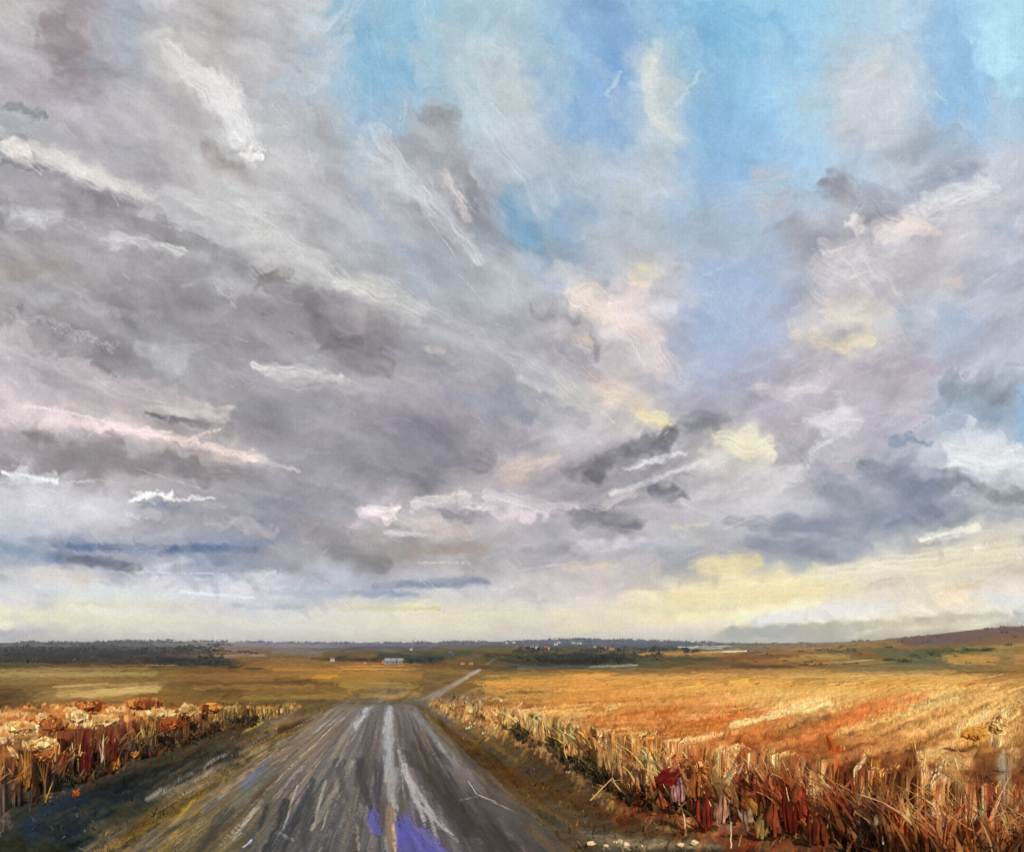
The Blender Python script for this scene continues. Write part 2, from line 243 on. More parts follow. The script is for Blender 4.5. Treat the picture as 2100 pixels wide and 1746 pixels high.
S4 = """
1380 1222 1760 1200 50 238,226,180 .7|1700 1180 2090 1130 60 234,224,196 .7|1200 1246 1560 1240 26 232,224,184 .6|1560 1270 2000 1244 22 230,226,222 .6|20 455 120 440 40 196,197,202 .5|60 310 200 380 30 214,210,203 .6|440 160 520 290 40 226,224,222 .6|1680 540 1760 600 60 212,203,202 .6|1800 480 1900 440 50 222,211,206 .6|1960 420 2090 400 50 200,198,206 .5
1000 1010 1120 1040 30 222,206,208 .6|850 1030 960 1015 22 222,206,202 .6|1640 760 1840 700 60 204,196,202 .4|1740 560 1860 520 60 208,200,200 .5
640 190 700 90 60 182,198,212 .7|690 60 730 -20 50 180,200,214 .7|700 200 760 240 60 160,190,214 .6|860 20 900 130 60 172,200,216 .6|690 130 720 200 40 168,192,212 .6|1450 -10 1560 60 60 140,194,230 .5|1600 300 1660 250 70 166,202,228 .5
0 1266 500 1272 16 228,228,196 .6|500 1284 1000 1288 14 226,228,206 .6|900 1262 1300 1258 16 230,226,190 .6|1000 1240 1300 1244 14 216,216,208 .5|600 1256 900 1262 12 218,222,212 .5|150 1218 600 1226 14 212,220,218 .5
349 105 505 262 52 218,215,212 .8|575 227 732 523 110 184,183,187 .6|750 95 820 244 110 144,194,224 .55|976 105 1116 418 130 188,205,214 .5|872 232 935 240 50 158,162,170 .7|890 250 946 349 54 162,165,174 .7|946 349 1046 523 46 160,160,170 .6|767 262 976 523 46 198,206,210 .7
920 350 960 450 18 204,194,190 .7|750 401 872 575 40 160,174,196 .6|0 300 60 330 34 222,216,208 .8|60 300 170 350 34 206,203,198 .8|170 345 310 405 34 204,199,196 .8|340 390 520 450 36 202,201,202 .8|520 450 700 580 50 202,201,198 .8|700 580 860 640 40 206,202,194 .7
150 390 420 510 44 148,145,150 .7|420 510 640 640 48 154,150,154 .6|663 663 802 750 92 142,136,142 .8|523 750 698 776 28 200,198,192 .8|230 480 372 516 26 198,198,198 .8|180 600 500 700 40 150,146,152 .6|437 770 907 800 40 172,168,177 .5|785 575 1221 820 30 192,191,192 .6
802 722 1116 810 34 150,150,166 .6|855 872 977 942 82 138,137,154 .7|860 640 1130 780 22 172,176,188 .5|1186 600 1300 660 56 228,210,198 .8|1280 640 1360 740 72 226,208,204 .8|1116 698 1221 767 52 160,158,172 .7|1140 770 1210 830 36 200,198,190 .7|1203 977 1378 889 44 132,130,140 .85
1256 1012 1448 945 18 208,206,208 .8|1230 1040 1300 1010 20 212,200,190 .6|1482 905 1570 912 60 228,222,190 .85|1460 950 1600 980 36 208,203,200 .7|1657 860 1755 868 58 208,206,211 .8|1600 900 1650 940 40 154,156,172 .6|1674 977 1780 1050 76 144,154,172 .75|1790 960 1900 1040 84 138,148,170 .75
1500 1070 1744 1080 36 150,156,174 .7|1450 1010 1640 985 40 204,198,200 .7|1953 935 2093 945 66 213,217,219 .85|1953 802 2075 802 50 148,164,180 .75|1800 860 1920 820 50 192,186,198 .6|1692 523 1760 512 50 214,206,206 .75|1760 515 1840 600 26 218,208,208 .6|1820 470 1905 466 46 224,210,204 .8
1726 384 1831 440 54 160,158,170 .75|1901 419 2040 384 38 212,212,216 .8|1674 585 1883 663 92 204,198,199 .6|1430 446 1600 410 92 180,189,202 .65|1540 360 1600 350 60 182,186,196 .6|1880 330 2010 340 60 158,170,190 .6|1690 640 1790 650 50 216,206,192 .6|1900 600 2060 640 60 186,188,202 .5
0 715 314 820 40 190,178,184 .7|0 994 262 1046 60 198,198,207 .6|105 924 523 977 48 150,144,148 .7|0 850 140 862 46 226,204,207 .85|140 864 340 892 22 226,204,202 .85|330 890 540 944 18 220,200,192 .8|300 826 460 852 40 198,189,181 .7|310 850 430 870 12 132,132,138 .7
174 1120 523 1126 16 112,130,168 .6|767 1203 977 1186 20 144,158,184 .7|600 1030 720 1060 40 148,150,164 .6|1180 1050 1310 1070 34 140,140,154 .8|1000 1020 1180 1040 22 216,202,202 .7|740 1046 810 1050 24 222,208,206 .8|820 1060 900 1100 30 206,194,188 .6|1040 960 1140 935 30 212,192,180 .75
1300 700 1400 780 50 206,200,204 .5|1240 800 1330 825 50 220,204,188 .75|1310 850 1360 862 24 232,220,172 .8|1730 712 1782 692 32 234,218,176 .85|1625 690 1740 715 22 222,204,182 .7|1560 800 1690 790 34 206,194,200 .7|1400 870 1480 860 44 150,152,166 .7|1720 740 1830 800 60 178,170,186 .5
1000 520 1140 620 60 178,182,190 .5|1080 300 1200 380 80 180,192,204 .5|620 420 760 520 60 178,180,188 .5|1650 220 1760 130 50 188,200,212 .6|1740 190 1830 170 70 192,200,209 .6|1040 1000 1140 1010 26 200,190,190 .5|1890 1106 2005 1080 20 230,226,208 .8|1420 1160 1560 1150 40 230,215,170 .75"""
put(sky, S4, .72, .65, 0., .85, warp=.3)
sky.auto(900, (40, 110), (18, 44), topsoft, 4, .35, .6, .95, .4)
sky.auto(3600, (18, 60), (6, 18), topsoft, 4, .42, .5, .8, .6, .55)
# torn, billowing edges inside the cloud masses
XX, YY = np.meshgrid(sky.x, sky.y)
q_ = (fbm(XX / 120, YY / 90, 401, 3) - .5) * 60
def tors(deg, sd):
    f = math.radians(deg); a_ = XX * math.cos(f) + YY * math.sin(f); b_ = -XX * math.sin(f) + YY * math.cos(f)
    return (fbm((a_ + q_) / 150, (b_ + q_) / 66, sd, 4) - .5) * 28 + (fbm((a_ - q_) / 70, (b_ + q_) / 30, sd + 1, 3) - .5) * 16
wl_ = sm_(1250, 850, XX); wb_ = sm_(1000, 1150, YY)
tt_ = (tors(22, 402) * wl_ + tors(-20, 412) * (1 - wl_)) * (1 - wb_) + tors(0, 422) * wb_
sat_ = (sky.im[..., 2] - sky.im[..., 0])
w_ = (1 - np.clip((sat_ - 15) / 35, 0, 1)) * (sm_(1240, 1100, YY) * .85 + .15)
sky.im = sky.im + (tt_ * w_)[..., None] * np.array([1, .98, .92])
punch(.28, 70)
S2 = """
340 112 410 170 34 214,208,200 .7|410 160 485 215 40 224,222,218 .8|450 235 492 285 50 222,223,228 .5|496 318 542 308 10 240,238,234 .9|60 292 190 362 26 216,212,200 .8|5 300 55 320 20 234,222,212 .8|180 350 300 405 22 212,203,198 .7
210 345 240 420 8 205,198,196 .5|400 408 620 446 6 214,208,206 .7|380 420 480 460 14 206,203,204 .7|520 480 620 520 30 212,212,210 .6|690 575 790 592 16 214,211,204 .7|440 575 480 620 24 204,204,205 .6|30 640 230 712 20 188,184,188 .8
70 832 212 862 5 240,230,228 .9|330 890 520 935 10 228,206,196 .8|0 640 60 660 12 200,198,204 .7|110 1118 330 1136 10 96,128,182 .5|5 966 118 987 6 243,243,244 .9|120 988 220 984 5 222,224,226 .8|285 1008 350 1014 9 240,240,236 .9
340 1024 440 1018 8 224,222,216 .8|280 960 410 1000 3 222,218,216 .6|230 1172 482 1176 5 224,228,234 .8|370 1213 520 1224 7 234,238,236 .7|844 1153 960 1153 4 230,218,212 .8|1062 1169 1202 1148 5 212,201,211 .8|978 1010 1122 1050 3 234,220,224 .8
740 1040 760 1060 22 226,208,214 .7|800 1032 812 1064 8 236,220,208 .8|850 1020 980 1010 6 222,206,204 .8|1280 964 1420 924 5 220,222,226 .8|1262 1040 1420 1030 4 214,205,200 .7|1660 930 1690 870 4 214,214,220 .7|1668 924 1740 884 7 216,216,222 .8|1670 858 1735 842 12 220,218,221 .6
1752 442 1766 480 18 224,214,206 .8|1830 462 1905 470 26 232,214,206 .7|1900 440 2010 390 5 226,227,232 .8|1690 520 1745 506 8 228,214,212 .7|1720 520 1790 600 8 226,210,206 .7|1890 1108 2000 1080 6 238,235,222 .8|1960 930 2060 925 26 222,225,226 .6|1490 1010 1640 985 5 218,211,210 .7
1282 680 1330 760 6 236,218,216 .6|1180 605 1250 640 16 232,214,200 .6|1368 236 1436 150 5 200,216,222 .8|1332 140 1350 240 30 216,220,212 .5|905 350 955 450 9 210,197,190 .6|880 450 938 530 3 205,207,210 .7|860 370 880 400 3 220,224,228 .7|1920 1210 2000 1200 8 232,216,172 .5
150 340 190 352 4 225,220,214 .7|100 430 190 470 10 196,196,200 .5|480 160 500 210 14 224,222,222 .5|545 770 620 772 12 204,200,196 .6|1100 820 1115 830 5 210,208,208 .6|940 560 1010 640 2 208,210,214 .6|1480 1085 1580 1050 5 214,206,204 .6|1400 1140 1470 1120 4 200,204,212 .6"""
put(sky, S2, .6, .7, .45, .55, warp=.6)
for k_ in range(240):     # dragged dry paint in the knife-worked clouds
    x_, y_ = rng.uniform(0, 2100), rng.uniform(180, 1230)
    if 1080 < x_ < 1700 and y_ < 560: continue
    c_ = sky.sample(np.array([x_]), np.array([y_]))[0] + rng.choice([-1, 1], p=[.3, .7]) * rng.uniform(8, 20)
    an_ = skyflow(x_, y_) + rng.normal() * .3; l_ = rng.uniform(16, 60)
    sky.stroke(x_, y_, x_ + l_ * math.cos(an_), y_ + l_ * math.sin(an_), rng.uniform(4, 18), c_, .45, .4, .8, rng.uniform(.5, .8))

punch(.3, 60)
# fine relief along every stroke edge, its light and dark painted into the colour
L_ = sky.im.mean(-1); hp = L_ - (np.roll(L_, 2, 0) + np.roll(L_, -2, 0) + np.roll(L_, 2, 1) + np.roll(L_, -2, 1)) / 4
th_ = (vnoise(XX / 3.2, YY / 3.2, 700) - .5) * 3 + (vnoise(XX / 5, YY / 11, 701) - .5) * 3
sky.im = sky.im + (np.clip(hp * .5, -10, 10) + th_)[..., None]
# ------------------------------------------------------------------ the land's colours: soil, crops, wheel tracks, hedged fields, with shade and wet sheen painted in
land = Chart(-420, 2520, 1236, 1860, 2.0, 1.0)
LX = list(range(0, 2101, 150))
LR = {
1270: "150,150,150;150,150,150;150,150,150;150,150,150;150,150,150;150,150,150;150,150,150;150,150,150;150,150,150;150,150,150;150,150,150;150,150,140;140,130,110;125,100,85;115,90,75",
1300: "120,125,120;120,125,125;120,120,125;120,120,125;110,110,130;100,105,125;95,102,120;90,98,118;95,100,118;100,105,118;130,132,125;125,118,105;120,98,85;112,82,75;120,88,65",
1322: "75,78,66;68,66,78;88,86,90;128,116,120;118,106,120;90,92,112;86,88,98;84,82,78;78,82,92;75,82,92;105,106,96;135,115,85;150,118,66;120,95,62;138,105,62",
1340: "45,46,46;56,52,56;52,50,50;118,90,58;118,90,50;92,76,44;112,86,44;84,70,42;72,66,42;78,72,54;140,104,58;140,98,50;135,104,56;96,92,56;150,118,62",
1360: "72,66,40;84,64,40;46,42,36;122,84,42;148,102,48;158,112,52;112,84,42;70,60,40;48,52,46;90,80,52;112,82,48;140,108,58;128,106,58;92,90,66;170,128,66",
1380: "148,122,72;148,118,66;138,108,54;118,86,46;146,104,48;160,116,54;112,88,52;128,102,54;168,122,58;140,108,58;158,112,58;168,126,70;128,110,70;160,120,66;146,106,56",
1402: "112,86,48;136,104,54;126,96,48;104,76,42;126,92,46;148,112,54;108,84,48;158,118,58;196,140,68;200,146,70;198,148,76;200,154,82;198,152,80;200,156,84;170,128,70",
1430: "84,66,40;190,160,98;134,100,50;118,88,46;120,90,46;108,86,48;122,98,72;150,118,62;192,134,64;192,140,72;202,152,82;206,160,90;204,158,88;202,158,88;176,136,80",
1460: "96,62,34;150,100,54;116,84,46;98,76,46;106,86,62;112,104,98;114,106,98;170,132,72;176,122,64;178,116,54;188,124,62;196,150,86;194,138,72;190,146,80;180,140,80",
1500: "150,100,56;112,62,34;98,68,44;70,56,40;120,100,80;122,112,106;92,84,76;104,82,50;150,112,58;160,96,42;176,108,50;184,114,60;186,132,72;186,134,70;180,132,76",
1550: "92,70,48;78,52,38;66,54,38;76,66,50;132,118,100;112,108,108;88,82,78;72,60,42;92,70,40;120,74,36;130,74,36;130,72,36;134,78,40;130,76,40;140,92,50",
1600: "74,62,48;60,52,42;50,46,36;122,102,82;98,92,86;104,100,98;96,90,90;82,70,58;70,56,36;90,56,30;100,52,28;104,52,28;100,54,30;96,50,28;110,66,38",
1650: "62,58,46;44,50,52;52,54,44;110,96,60;92,90,84;108,104,102;88,82,88;84,76,68;84,72,50;72,48,28;80,40,22;84,42,24;80,42,24;76,40,24;80,48,30",
1700: "48,52,46;38,46,54;84,72,50;104,90,52;92,92,90;96,94,94;92,84,88;76,68,60;62,58,50;76,60,38;60,38,24;62,34,22;58,32,22;56,32,22;56,38,26",
1746: "40,42,32;40,46,46;76,66,50;96,84,58;84,84,84;88,86,88;90,82,92;84,76,70;70,64,56;76,66,46;54,40,26;48,32,22;44,28,20;44,28,20;44,32,22",
}
LYK = sorted(LR)
def parse2(s): return [tuple(float(q) for q in c.split(',')) for c in s.split(';')]
land.base(LX, LYK, [parse2(LR[k]) for k in LYK], 10, 60, .25)
def landflow(x, y):
    if y < 1440: return math.radians(-4 if x < 1300 else -9) if y > 1385 and x > 900 else 0.
    return math.atan2(y - 1400, x - 800) if (90 + (y - 1443) * -1.6 + 600 - 90 < x < 880 + (y - 1443) * 1.25) else (math.radians(-24) if x > 1100 else math.radians(-28))
land.auto(1800, (40, 130), (4, 12), landflow, 7, .6, .12, .7, .5, box=(-300, 2400, 1325, 1450))
land.auto(1800, (40, 140), (8, 22), landflow, 8, .6, .15, .7, .6, box=(-300, 2400, 1440, 1800))
L1 = """
0 1330 300 1340 16 48,48,52 .8|180 1330 420 1336 12 60,56,62 .6|300 1354 480 1360 14 30,32,32 .85|250 1345 300 1342 8 96,92,56 .6|230 1364 300 1363 4 150,90,40 .8|300 1363 360 1363 4 175,135,80 .8|0 1350 200 1352 10 54,50,40 .8|380 1350 470 1352 8 40,56,62 .8
440 1345 540 1342 8 150,130,120 .6|560 1340 660 1343 10 108,104,90 .7|660 1352 900 1356 7 72,54,44 .7|780 1344 900 1350 16 44,58,52 .9|860 1340 960 1336 12 76,74,44 .7|700 1366 830 1364 4 205,140,70 .7|870 1362 1000 1362 5 110,82,40 .7|1000 1344 1150 1350 14 54,48,36 .8
1040 1356 1240 1358 8 46,46,40 .8|900 1330 1080 1330 7 104,90,46 .7|1050 1338 1200 1336 10 96,76,36 .7|1100 1346 1280 1344 12 34,38,36 .8|1200 1338 1340 1334 8 112,92,60 .6|1350 1350 1480 1352 10 70,70,44 .7|1330 1342 1480 1340 10 170,122,62 .8|1400 1328 1480 1328 5 176,168,156 .8|1480 1336 1520 1334 4 225,190,140 .9|1520 1340 1560 1336 4 60,56,40 .8
1480 1348 1650 1344 10 122,78,38 .8|1600 1350 1720 1347 14 168,136,70 .8|1500 1366 1640 1366 8 84,60,38 .8|1640 1364 1760 1358 7 92,64,40 .8|1700 1336 1840 1330 10 74,80,56 .7|1620 1330 1700 1328 6 172,124,62 .8|1720 1344 1800 1340 10 120,88,46 .7|1760 1334 1900 1322 9 150,100,48 .7|1860 1316 2100 1290 26 112,84,72 .8|1860 1318 1980 1312 12 108,88,92 .7
1800 1336 1900 1340 12 96,100,72 .7|1880 1334 2020 1330 12 84,84,44 .8|1940 1352 2040 1350 24 188,142,70 .85|2080 1346 2100 1346 14 190,130,80 .8|1830 1354 1940 1352 14 104,102,80 .7|1700 1362 1790 1352 5 200,160,100 .5|1960 1378 2080 1376 6 96,90,48 .7
0 1384 320 1380 10 164,138,88 .7|120 1408 340 1400 10 186,152,92 .5|120 1428 320 1416 12 206,170,104 .6|200 1420 300 1414 6 236,208,140 .7|330 1402 560 1400 12 112,80,46 .7|560 1396 700 1402 10 92,66,42 .6|700 1392 860 1388 16 158,116,56 .7|640 1390 700 1386 8 196,142,46 .8|600 1428 720 1422 10 168,132,60 .6|790 1430 860 1424 14 176,136,70 .6
500 1418 640 1416 14 134,100,50 .7|1000 1386 1180 1386 10 150,128,76 .6|1180 1386 1250 1384 10 208,146,52 .8|1000 1404 1130 1400 16 184,136,68 .6|980 1418 1040 1418 10 96,86,48 .6|1060 1420 1110 1420 8 92,82,46 .7|1350 1392 1480 1390 14 206,152,84 .7|1400 1412 1440 1400 14 214,174,66 .8|1500 1402 1530 1396 18 214,176,66 .85|1500 1414 1560 1404 12 206,168,60 .7
1180 1440 1380 1436 8 128,82,44 .6|1000 1442 1130 1450 14 150,92,42 .8|1200 1470 1380 1458 14 182,92,38 .8|1380 1462 1500 1448 14 196,128,70 .7|1600 1450 1780 1420 16 218,170,100 .8|1400 1478 1570 1466 12 180,90,44 .7|1500 1482 1660 1440 14 240,208,140 .8|1560 1460 1700 1420 12 230,186,112 .6|1650 1490 1900 1430 24 194,122,66 .6|1720 1480 1850 1440 14 206,104,48 .8
1560 1480 1700 1470 14 130,104,60 .6|1780 1470 1950 1410 18 232,196,124 .8|1850 1440 1990 1400 14 196,150,70 .7|1980 1404 2010 1398 10 186,100,60 .7|1860 1448 1990 1440 18 134,120,84 .6|1950 1460 2060 1430 26 226,180,104 .8|1740 1410 1950 1394 14 200,150,76 .7|1600 1386 1900 1384 10 196,156,84 .7|1100 1458 1250 1470 16 198,150,80 .7|960 1450 1060 1470 12 224,188,120 .8
1040 1470 1120 1500 22 60,54,36 .7|1120 1500 1200 1560 26 52,46,34 .7|920 1460 1060 1560 10 124,96,38 .7|860 1450 960 1540 20 88,68,38 .8|900 1500 1100 1640 36 74,56,32 .7|1000 1580 1250 1660 30 86,60,34 .8|1080 1540 1300 1640 34 78,56,36 .8|1150 1640 1500 1720 40 92,68,40 .7
860 1446 800 1700 30 98,94,92 .6|770 1446 560 1746 60 104,98,94 .5|730 1446 520 1560 30 128,114,100 .6|700 1446 340 1640 34 128,112,88 .7|690 1450 400 1600 12 176,160,120 .3|640 1490 300 1640 10 156,142,126 .7|660 1470 480 1550 12 148,118,62 .7|500 1560 330 1746 26 118,96,50 .8|640 1500 430 1640 20 138,118,96 .7|430 1630 350 1720 12 168,148,74 .7
250 1560 100 1620 50 70,62,50 .7|300 1590 200 1640 44 22,24,22 .85|480 1540 260 1620 36 44,42,32 .8|640 1470 520 1520 24 54,46,34 .8|280 1620 60 1700 60 34,44,56 .9|150 1640 60 1700 56 36,48,60 .8|560 1570 440 1700 16 90,98,84 .6|700 1470 640 1500 14 168,164,160 .6|550 1560 520 1590 16 52,92,168 .8|530 1580 500 1620 14 84,108,150 .6
760 1450 720 1500 14 168,170,172 .85|735 1470 670 1560 12 140,136,130 .7|705 1510 600 1650 22 140,130,124 .7|690 1560 540 1746 26 84,88,96 .7|640 1620 560 1746 20 50,52,58 .8|690 1520 640 1600 16 92,94,92 .6|720 1560 640 1700 14 158,154,146 .6|610 1610 580 1700 6 220,216,212 .5|760 1520 720 1746 34 84,80,78 .7|740 1480 790 1600 30 98,90,80 .6
800 1452 792 1530 18 172,176,178 .8|800 1500 800 1600 28 152,156,158 .8|800 1590 806 1720 22 168,158,150 .8|830 1580 870 1680 12 172,166,164 .8|820 1540 850 1620 14 178,176,176 .8|838 1600 930 1720 10 176,170,170 .7|780 1560 770 1700 18 74,62,78 .8|850 1530 960 1680 44 66,56,46 .8|850 1460 940 1560 26 120,124,122 .7|930 1560 990 1620 24 132,124,122 .7
980 1600 1100 1690 50 88,82,74 .8|1000 1640 1180 1746 70 76,70,62 .8|950 1640 1050 1746 60 70,60,52 .8|1040 1650 1200 1720 40 84,88,82 .8|980 1628 1110 1690 4 198,186,170 .8|940 1640 982 1632 4 188,180,168 .6|890 1530 930 1600 8 40,40,38 .6|1170 1700 1260 1746 40 90,92,84 .7|1200 1720 1480 1730 26 140,122,92 .7|1230 1726 1250 1740 12 232,214,170 .8
1270 1722 1290 1740 10 226,200,150 .8|720 1640 700 1746 16 126,118,108 .6|740 1650 760 1700 16 150,140,160 .5|880 1720 900 1746 20 96,84,98 .7|560 1700 600 1720 10 200,200,215 .5|500 1700 520 1740 30 60,66,72 .6|420 1700 380 1746 34 96,84,54 .7|200 1700 300 1746 50 92,82,66 .6|220 1740 280 1730 12 180,160,130 .5|0 1720 120 1746 40 44,44,28 .8
360 1440 560 1432 14 146,108,50 .6|380 1450 620 1450 22 92,72,48 .8|600 1436 700 1438 10 84,74,52 .7|700 1442 850 1441 6 92,86,66 .7|560 1480 700 1462 14 150,130,126 .5|120 1440 360 1450 20 120,80,44 .6"""
def lput(txt, soft=.7, bris=.55, dry=0., k=1., grow=1.):
    for it in txt.replace('\n', '|').split('|'):
        f = it.split()
        if len(f) < 7: continue
        a = [float(q) for q in f[:5]]; a[4] *= grow
        land.stroke(*a, tuple(float(q) for q in f[5].split(',')), min(1, float(f[6]) * k), soft, bris, dry, warp=.3 if a[4] > 7 else .12)
lput(L1, .8, .5)
land.auto(2600, (20, 80), (2.5, 6), landflow, 9, .65, .2, .5, .7, box=(-300, 2400, 1325, 1450))
land.auto(3600, (20, 110), (3, 10), landflow, 10, .6, .12, .5, .8, .5, box=(-300, 2400, 1440, 1800))
lput(L1, .5, .8, .3, .7, .75)
# light and dark drags of dry mud along the track
def rutx(s_, y): return 770 + s_ * 75 + (y - 1443) * (-.42 + s_ * 1.12)
for k_ in range(520):
    s_ = rng.uniform(-1.2, 1.05); y0_ = 1446 + 300 * rng.random(); y1_ = y0_ + rng.uniform(20, 110)
    xa = rutx(s_, y0_); xb = rutx(s_, y1_)
    dk = fbm(np.array([s_ * 5.]), np.array([y0_ / 120.]), 66)[0]
    c_ = land.sample(np.array([xa]), np.array([y0_]))[0] + (rng.choice([-44, 30, 62], p=[.55, .3, .15]) if dk < .5 else rng.choice([-30, 34, 66], p=[.35, .4, .25])) * rng.uniform(.3, 1)
    if rng.random() < .12: c_ = c_ + np.array([22, 12, -26])
    land.stroke(xa, y0_, xb, y1_, rng.uniform(3, 14) * (.4 + (y0_ - 1443) / 260), c_, .5, .7, .9, rng.uniform(.25, .75))
L2 = """
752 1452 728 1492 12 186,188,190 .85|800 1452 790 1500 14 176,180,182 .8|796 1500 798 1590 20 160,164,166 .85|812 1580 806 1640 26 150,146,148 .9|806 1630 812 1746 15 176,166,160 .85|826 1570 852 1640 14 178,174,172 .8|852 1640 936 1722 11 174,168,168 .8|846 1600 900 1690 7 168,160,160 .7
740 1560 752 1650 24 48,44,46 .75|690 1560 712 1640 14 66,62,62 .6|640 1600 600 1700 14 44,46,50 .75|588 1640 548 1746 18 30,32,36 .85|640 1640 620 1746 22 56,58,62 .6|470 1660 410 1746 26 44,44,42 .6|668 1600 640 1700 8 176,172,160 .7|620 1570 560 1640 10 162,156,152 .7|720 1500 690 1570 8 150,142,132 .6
560 1500 420 1590 16 148,132,112 .6|500 1560 400 1650 14 140,126,104 .6|560 1640 500 1746 20 74,78,80 .6|880 1600 960 1700 30 52,44,38 .8|830 1540 880 1600 20 58,48,38 .8|950 1690 1060 1746 50 56,50,46 .8|900 1560 1000 1630 14 110,104,98 .6|990 1650 1120 1700 26 92,92,84 .6|1100 1700 1200 1746 26 66,66,62 .6
480 1470 330 1560 22 58,56,44 .8|420 1540 290 1610 26 28,28,24 .85|560 1460 440 1520 16 66,58,42 .7|300 1600 190 1660 34 24,30,34 .85|200 1650 100 1710 44 30,40,50 .85|120 1560 40 1600 20 66,60,48 .6|470 1540 300 1636 9 172,162,148 .75|600 1470 460 1540 9 140,104,52 .75|540 1480 500 1500 7 176,150,50 .8
440 1610 330 1700 18 128,100,48 .8|400 1640 350 1690 8 176,160,70 .75|340 1640 240 1720 18 96,74,42 .7|250 1700 180 1746 24 120,112,92 .5|900 1480 1010 1590 22 70,52,30 .85|870 1460 940 1540 10 140,112,46 .7|1000 1560 1180 1650 26 84,58,30 .8|1040 1620 1200 1690 30 104,76,44 .6|1180 1650 1400 1710 34 74,46,26 .8
1030 1480 1110 1530 22 44,42,32 .75|1100 1520 1180 1580 24 38,36,30 .8|1180 1575 1250 1610 14 40,34,26 .75|1240 1610 1360 1660 22 86,44,24 .8"""
def soft_put(txt, **k): lput(txt, **k)
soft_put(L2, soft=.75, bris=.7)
for x0_, y0_, x1_, y1_, w_ in [(826, 1694, 890, 1770, 54), (850, 1706, 926, 1776, 40), (826, 1700, 836, 1780, 30), (758, 1664, 776, 1706, 27)]:
    land.stroke(x0_, y0_, x1_, y1_, w_, (72, 68, 164), .95, .6, .8, warp=.2)
land.stroke(862, 1700, 920, 1760, 12, (98, 94, 188), .6, .8, .8); land.stroke(836, 1700, 850, 1746, 14, (54, 48, 126), .7, .8, .8)
land.stroke(800, 1660, 806, 1790, 19, (138, 112, 84), .9, .5, .6); land.stroke(806, 1690, 810, 1740, 8, (214, 180, 150), .7, .5, .7, .4)

# the standing grass: vertical strokes of stalk colour on its face, sweeping strokes across its top
RE = [(885, 1443), (955, 1470), (1040, 1500), (1130, 1540), (1180, 1572), (1235, 1610), (1290, 1650), (1420, 1690), (1640, 1746), (1980, 1860)]
LE = [(660, 1443), (560, 1462), (420, 1496), (330, 1530), (230, 1570), (150, 1600), (60, 1640), (-160, 1746), (-400, 1860)]
def edge_v(e, u): return np.interp(u, [q[0] for q in sorted(e)], [q[1] for q in sorted(e)])
GOLD = [(212, 164, 96), (198, 148, 78), (224, 182, 116), (186, 132, 66), (236, 204, 142)]
RUST = [(150, 62, 30), (128, 46, 26), (108, 36, 24), (172, 86, 38), (186, 108, 50), (92, 44, 28)]
DUSK = [(74, 58, 36), (56, 50, 38), (92, 72, 44), (48, 44, 36), (112, 88, 54)]
MID = [(176, 122, 62), (190, 140, 84), (160, 104, 54), (146, 116, 66), (204, 150, 96), (168, 132, 96)]
for k_ in range(4200):
    u_ = rng.uniform(890, 2500); ve = min(float(edge_v(RE, u_)), 1850); top = max(1452, 1322 + (ve - 1322) * .62 if u_ > 1250 else ve - (ve - 1430) * .55)
    if ve < top + 4: top = ve - 8
    y_ = rng.uniform(top, ve); f = (y_ - top) / (ve - top + 1e-6)
    if u_ < 1290: pal = GOLD if rng.random() < .5 - .35 * f else (MID if rng.random() < .8 else DUSK)
    elif y_ > 1690: pal = DUSK if rng.random() < .55 else RUST
    else:
        r_ = vnoise(np.array([u_ / 70.]), np.array([y_ / 120.]), 77)[0] + rng.normal() * .12 - .25 * (f - .4)
        pal = DUSK if r_ < .14 else RUST if r_ < .47 else MID if r_ < .72 else GOLD
    c_ = np.array(pal[int(rng.integers(len(pal)))], float) + rng.normal() * 10
    l_ = rng.uniform(16, 70) * (.35 + (ve - 1443) / 260); w_ = rng.uniform(3, 14) * (.35 + (ve - 1443) / 300)
    land.stroke(u_, y_ - l_ / 2, u_ + rng.normal() * l_ * .38, y_ + l_ / 2, w_ * 1.7, c_, .5, .75, .8, rng.choice([0, .4]), warp=.25)
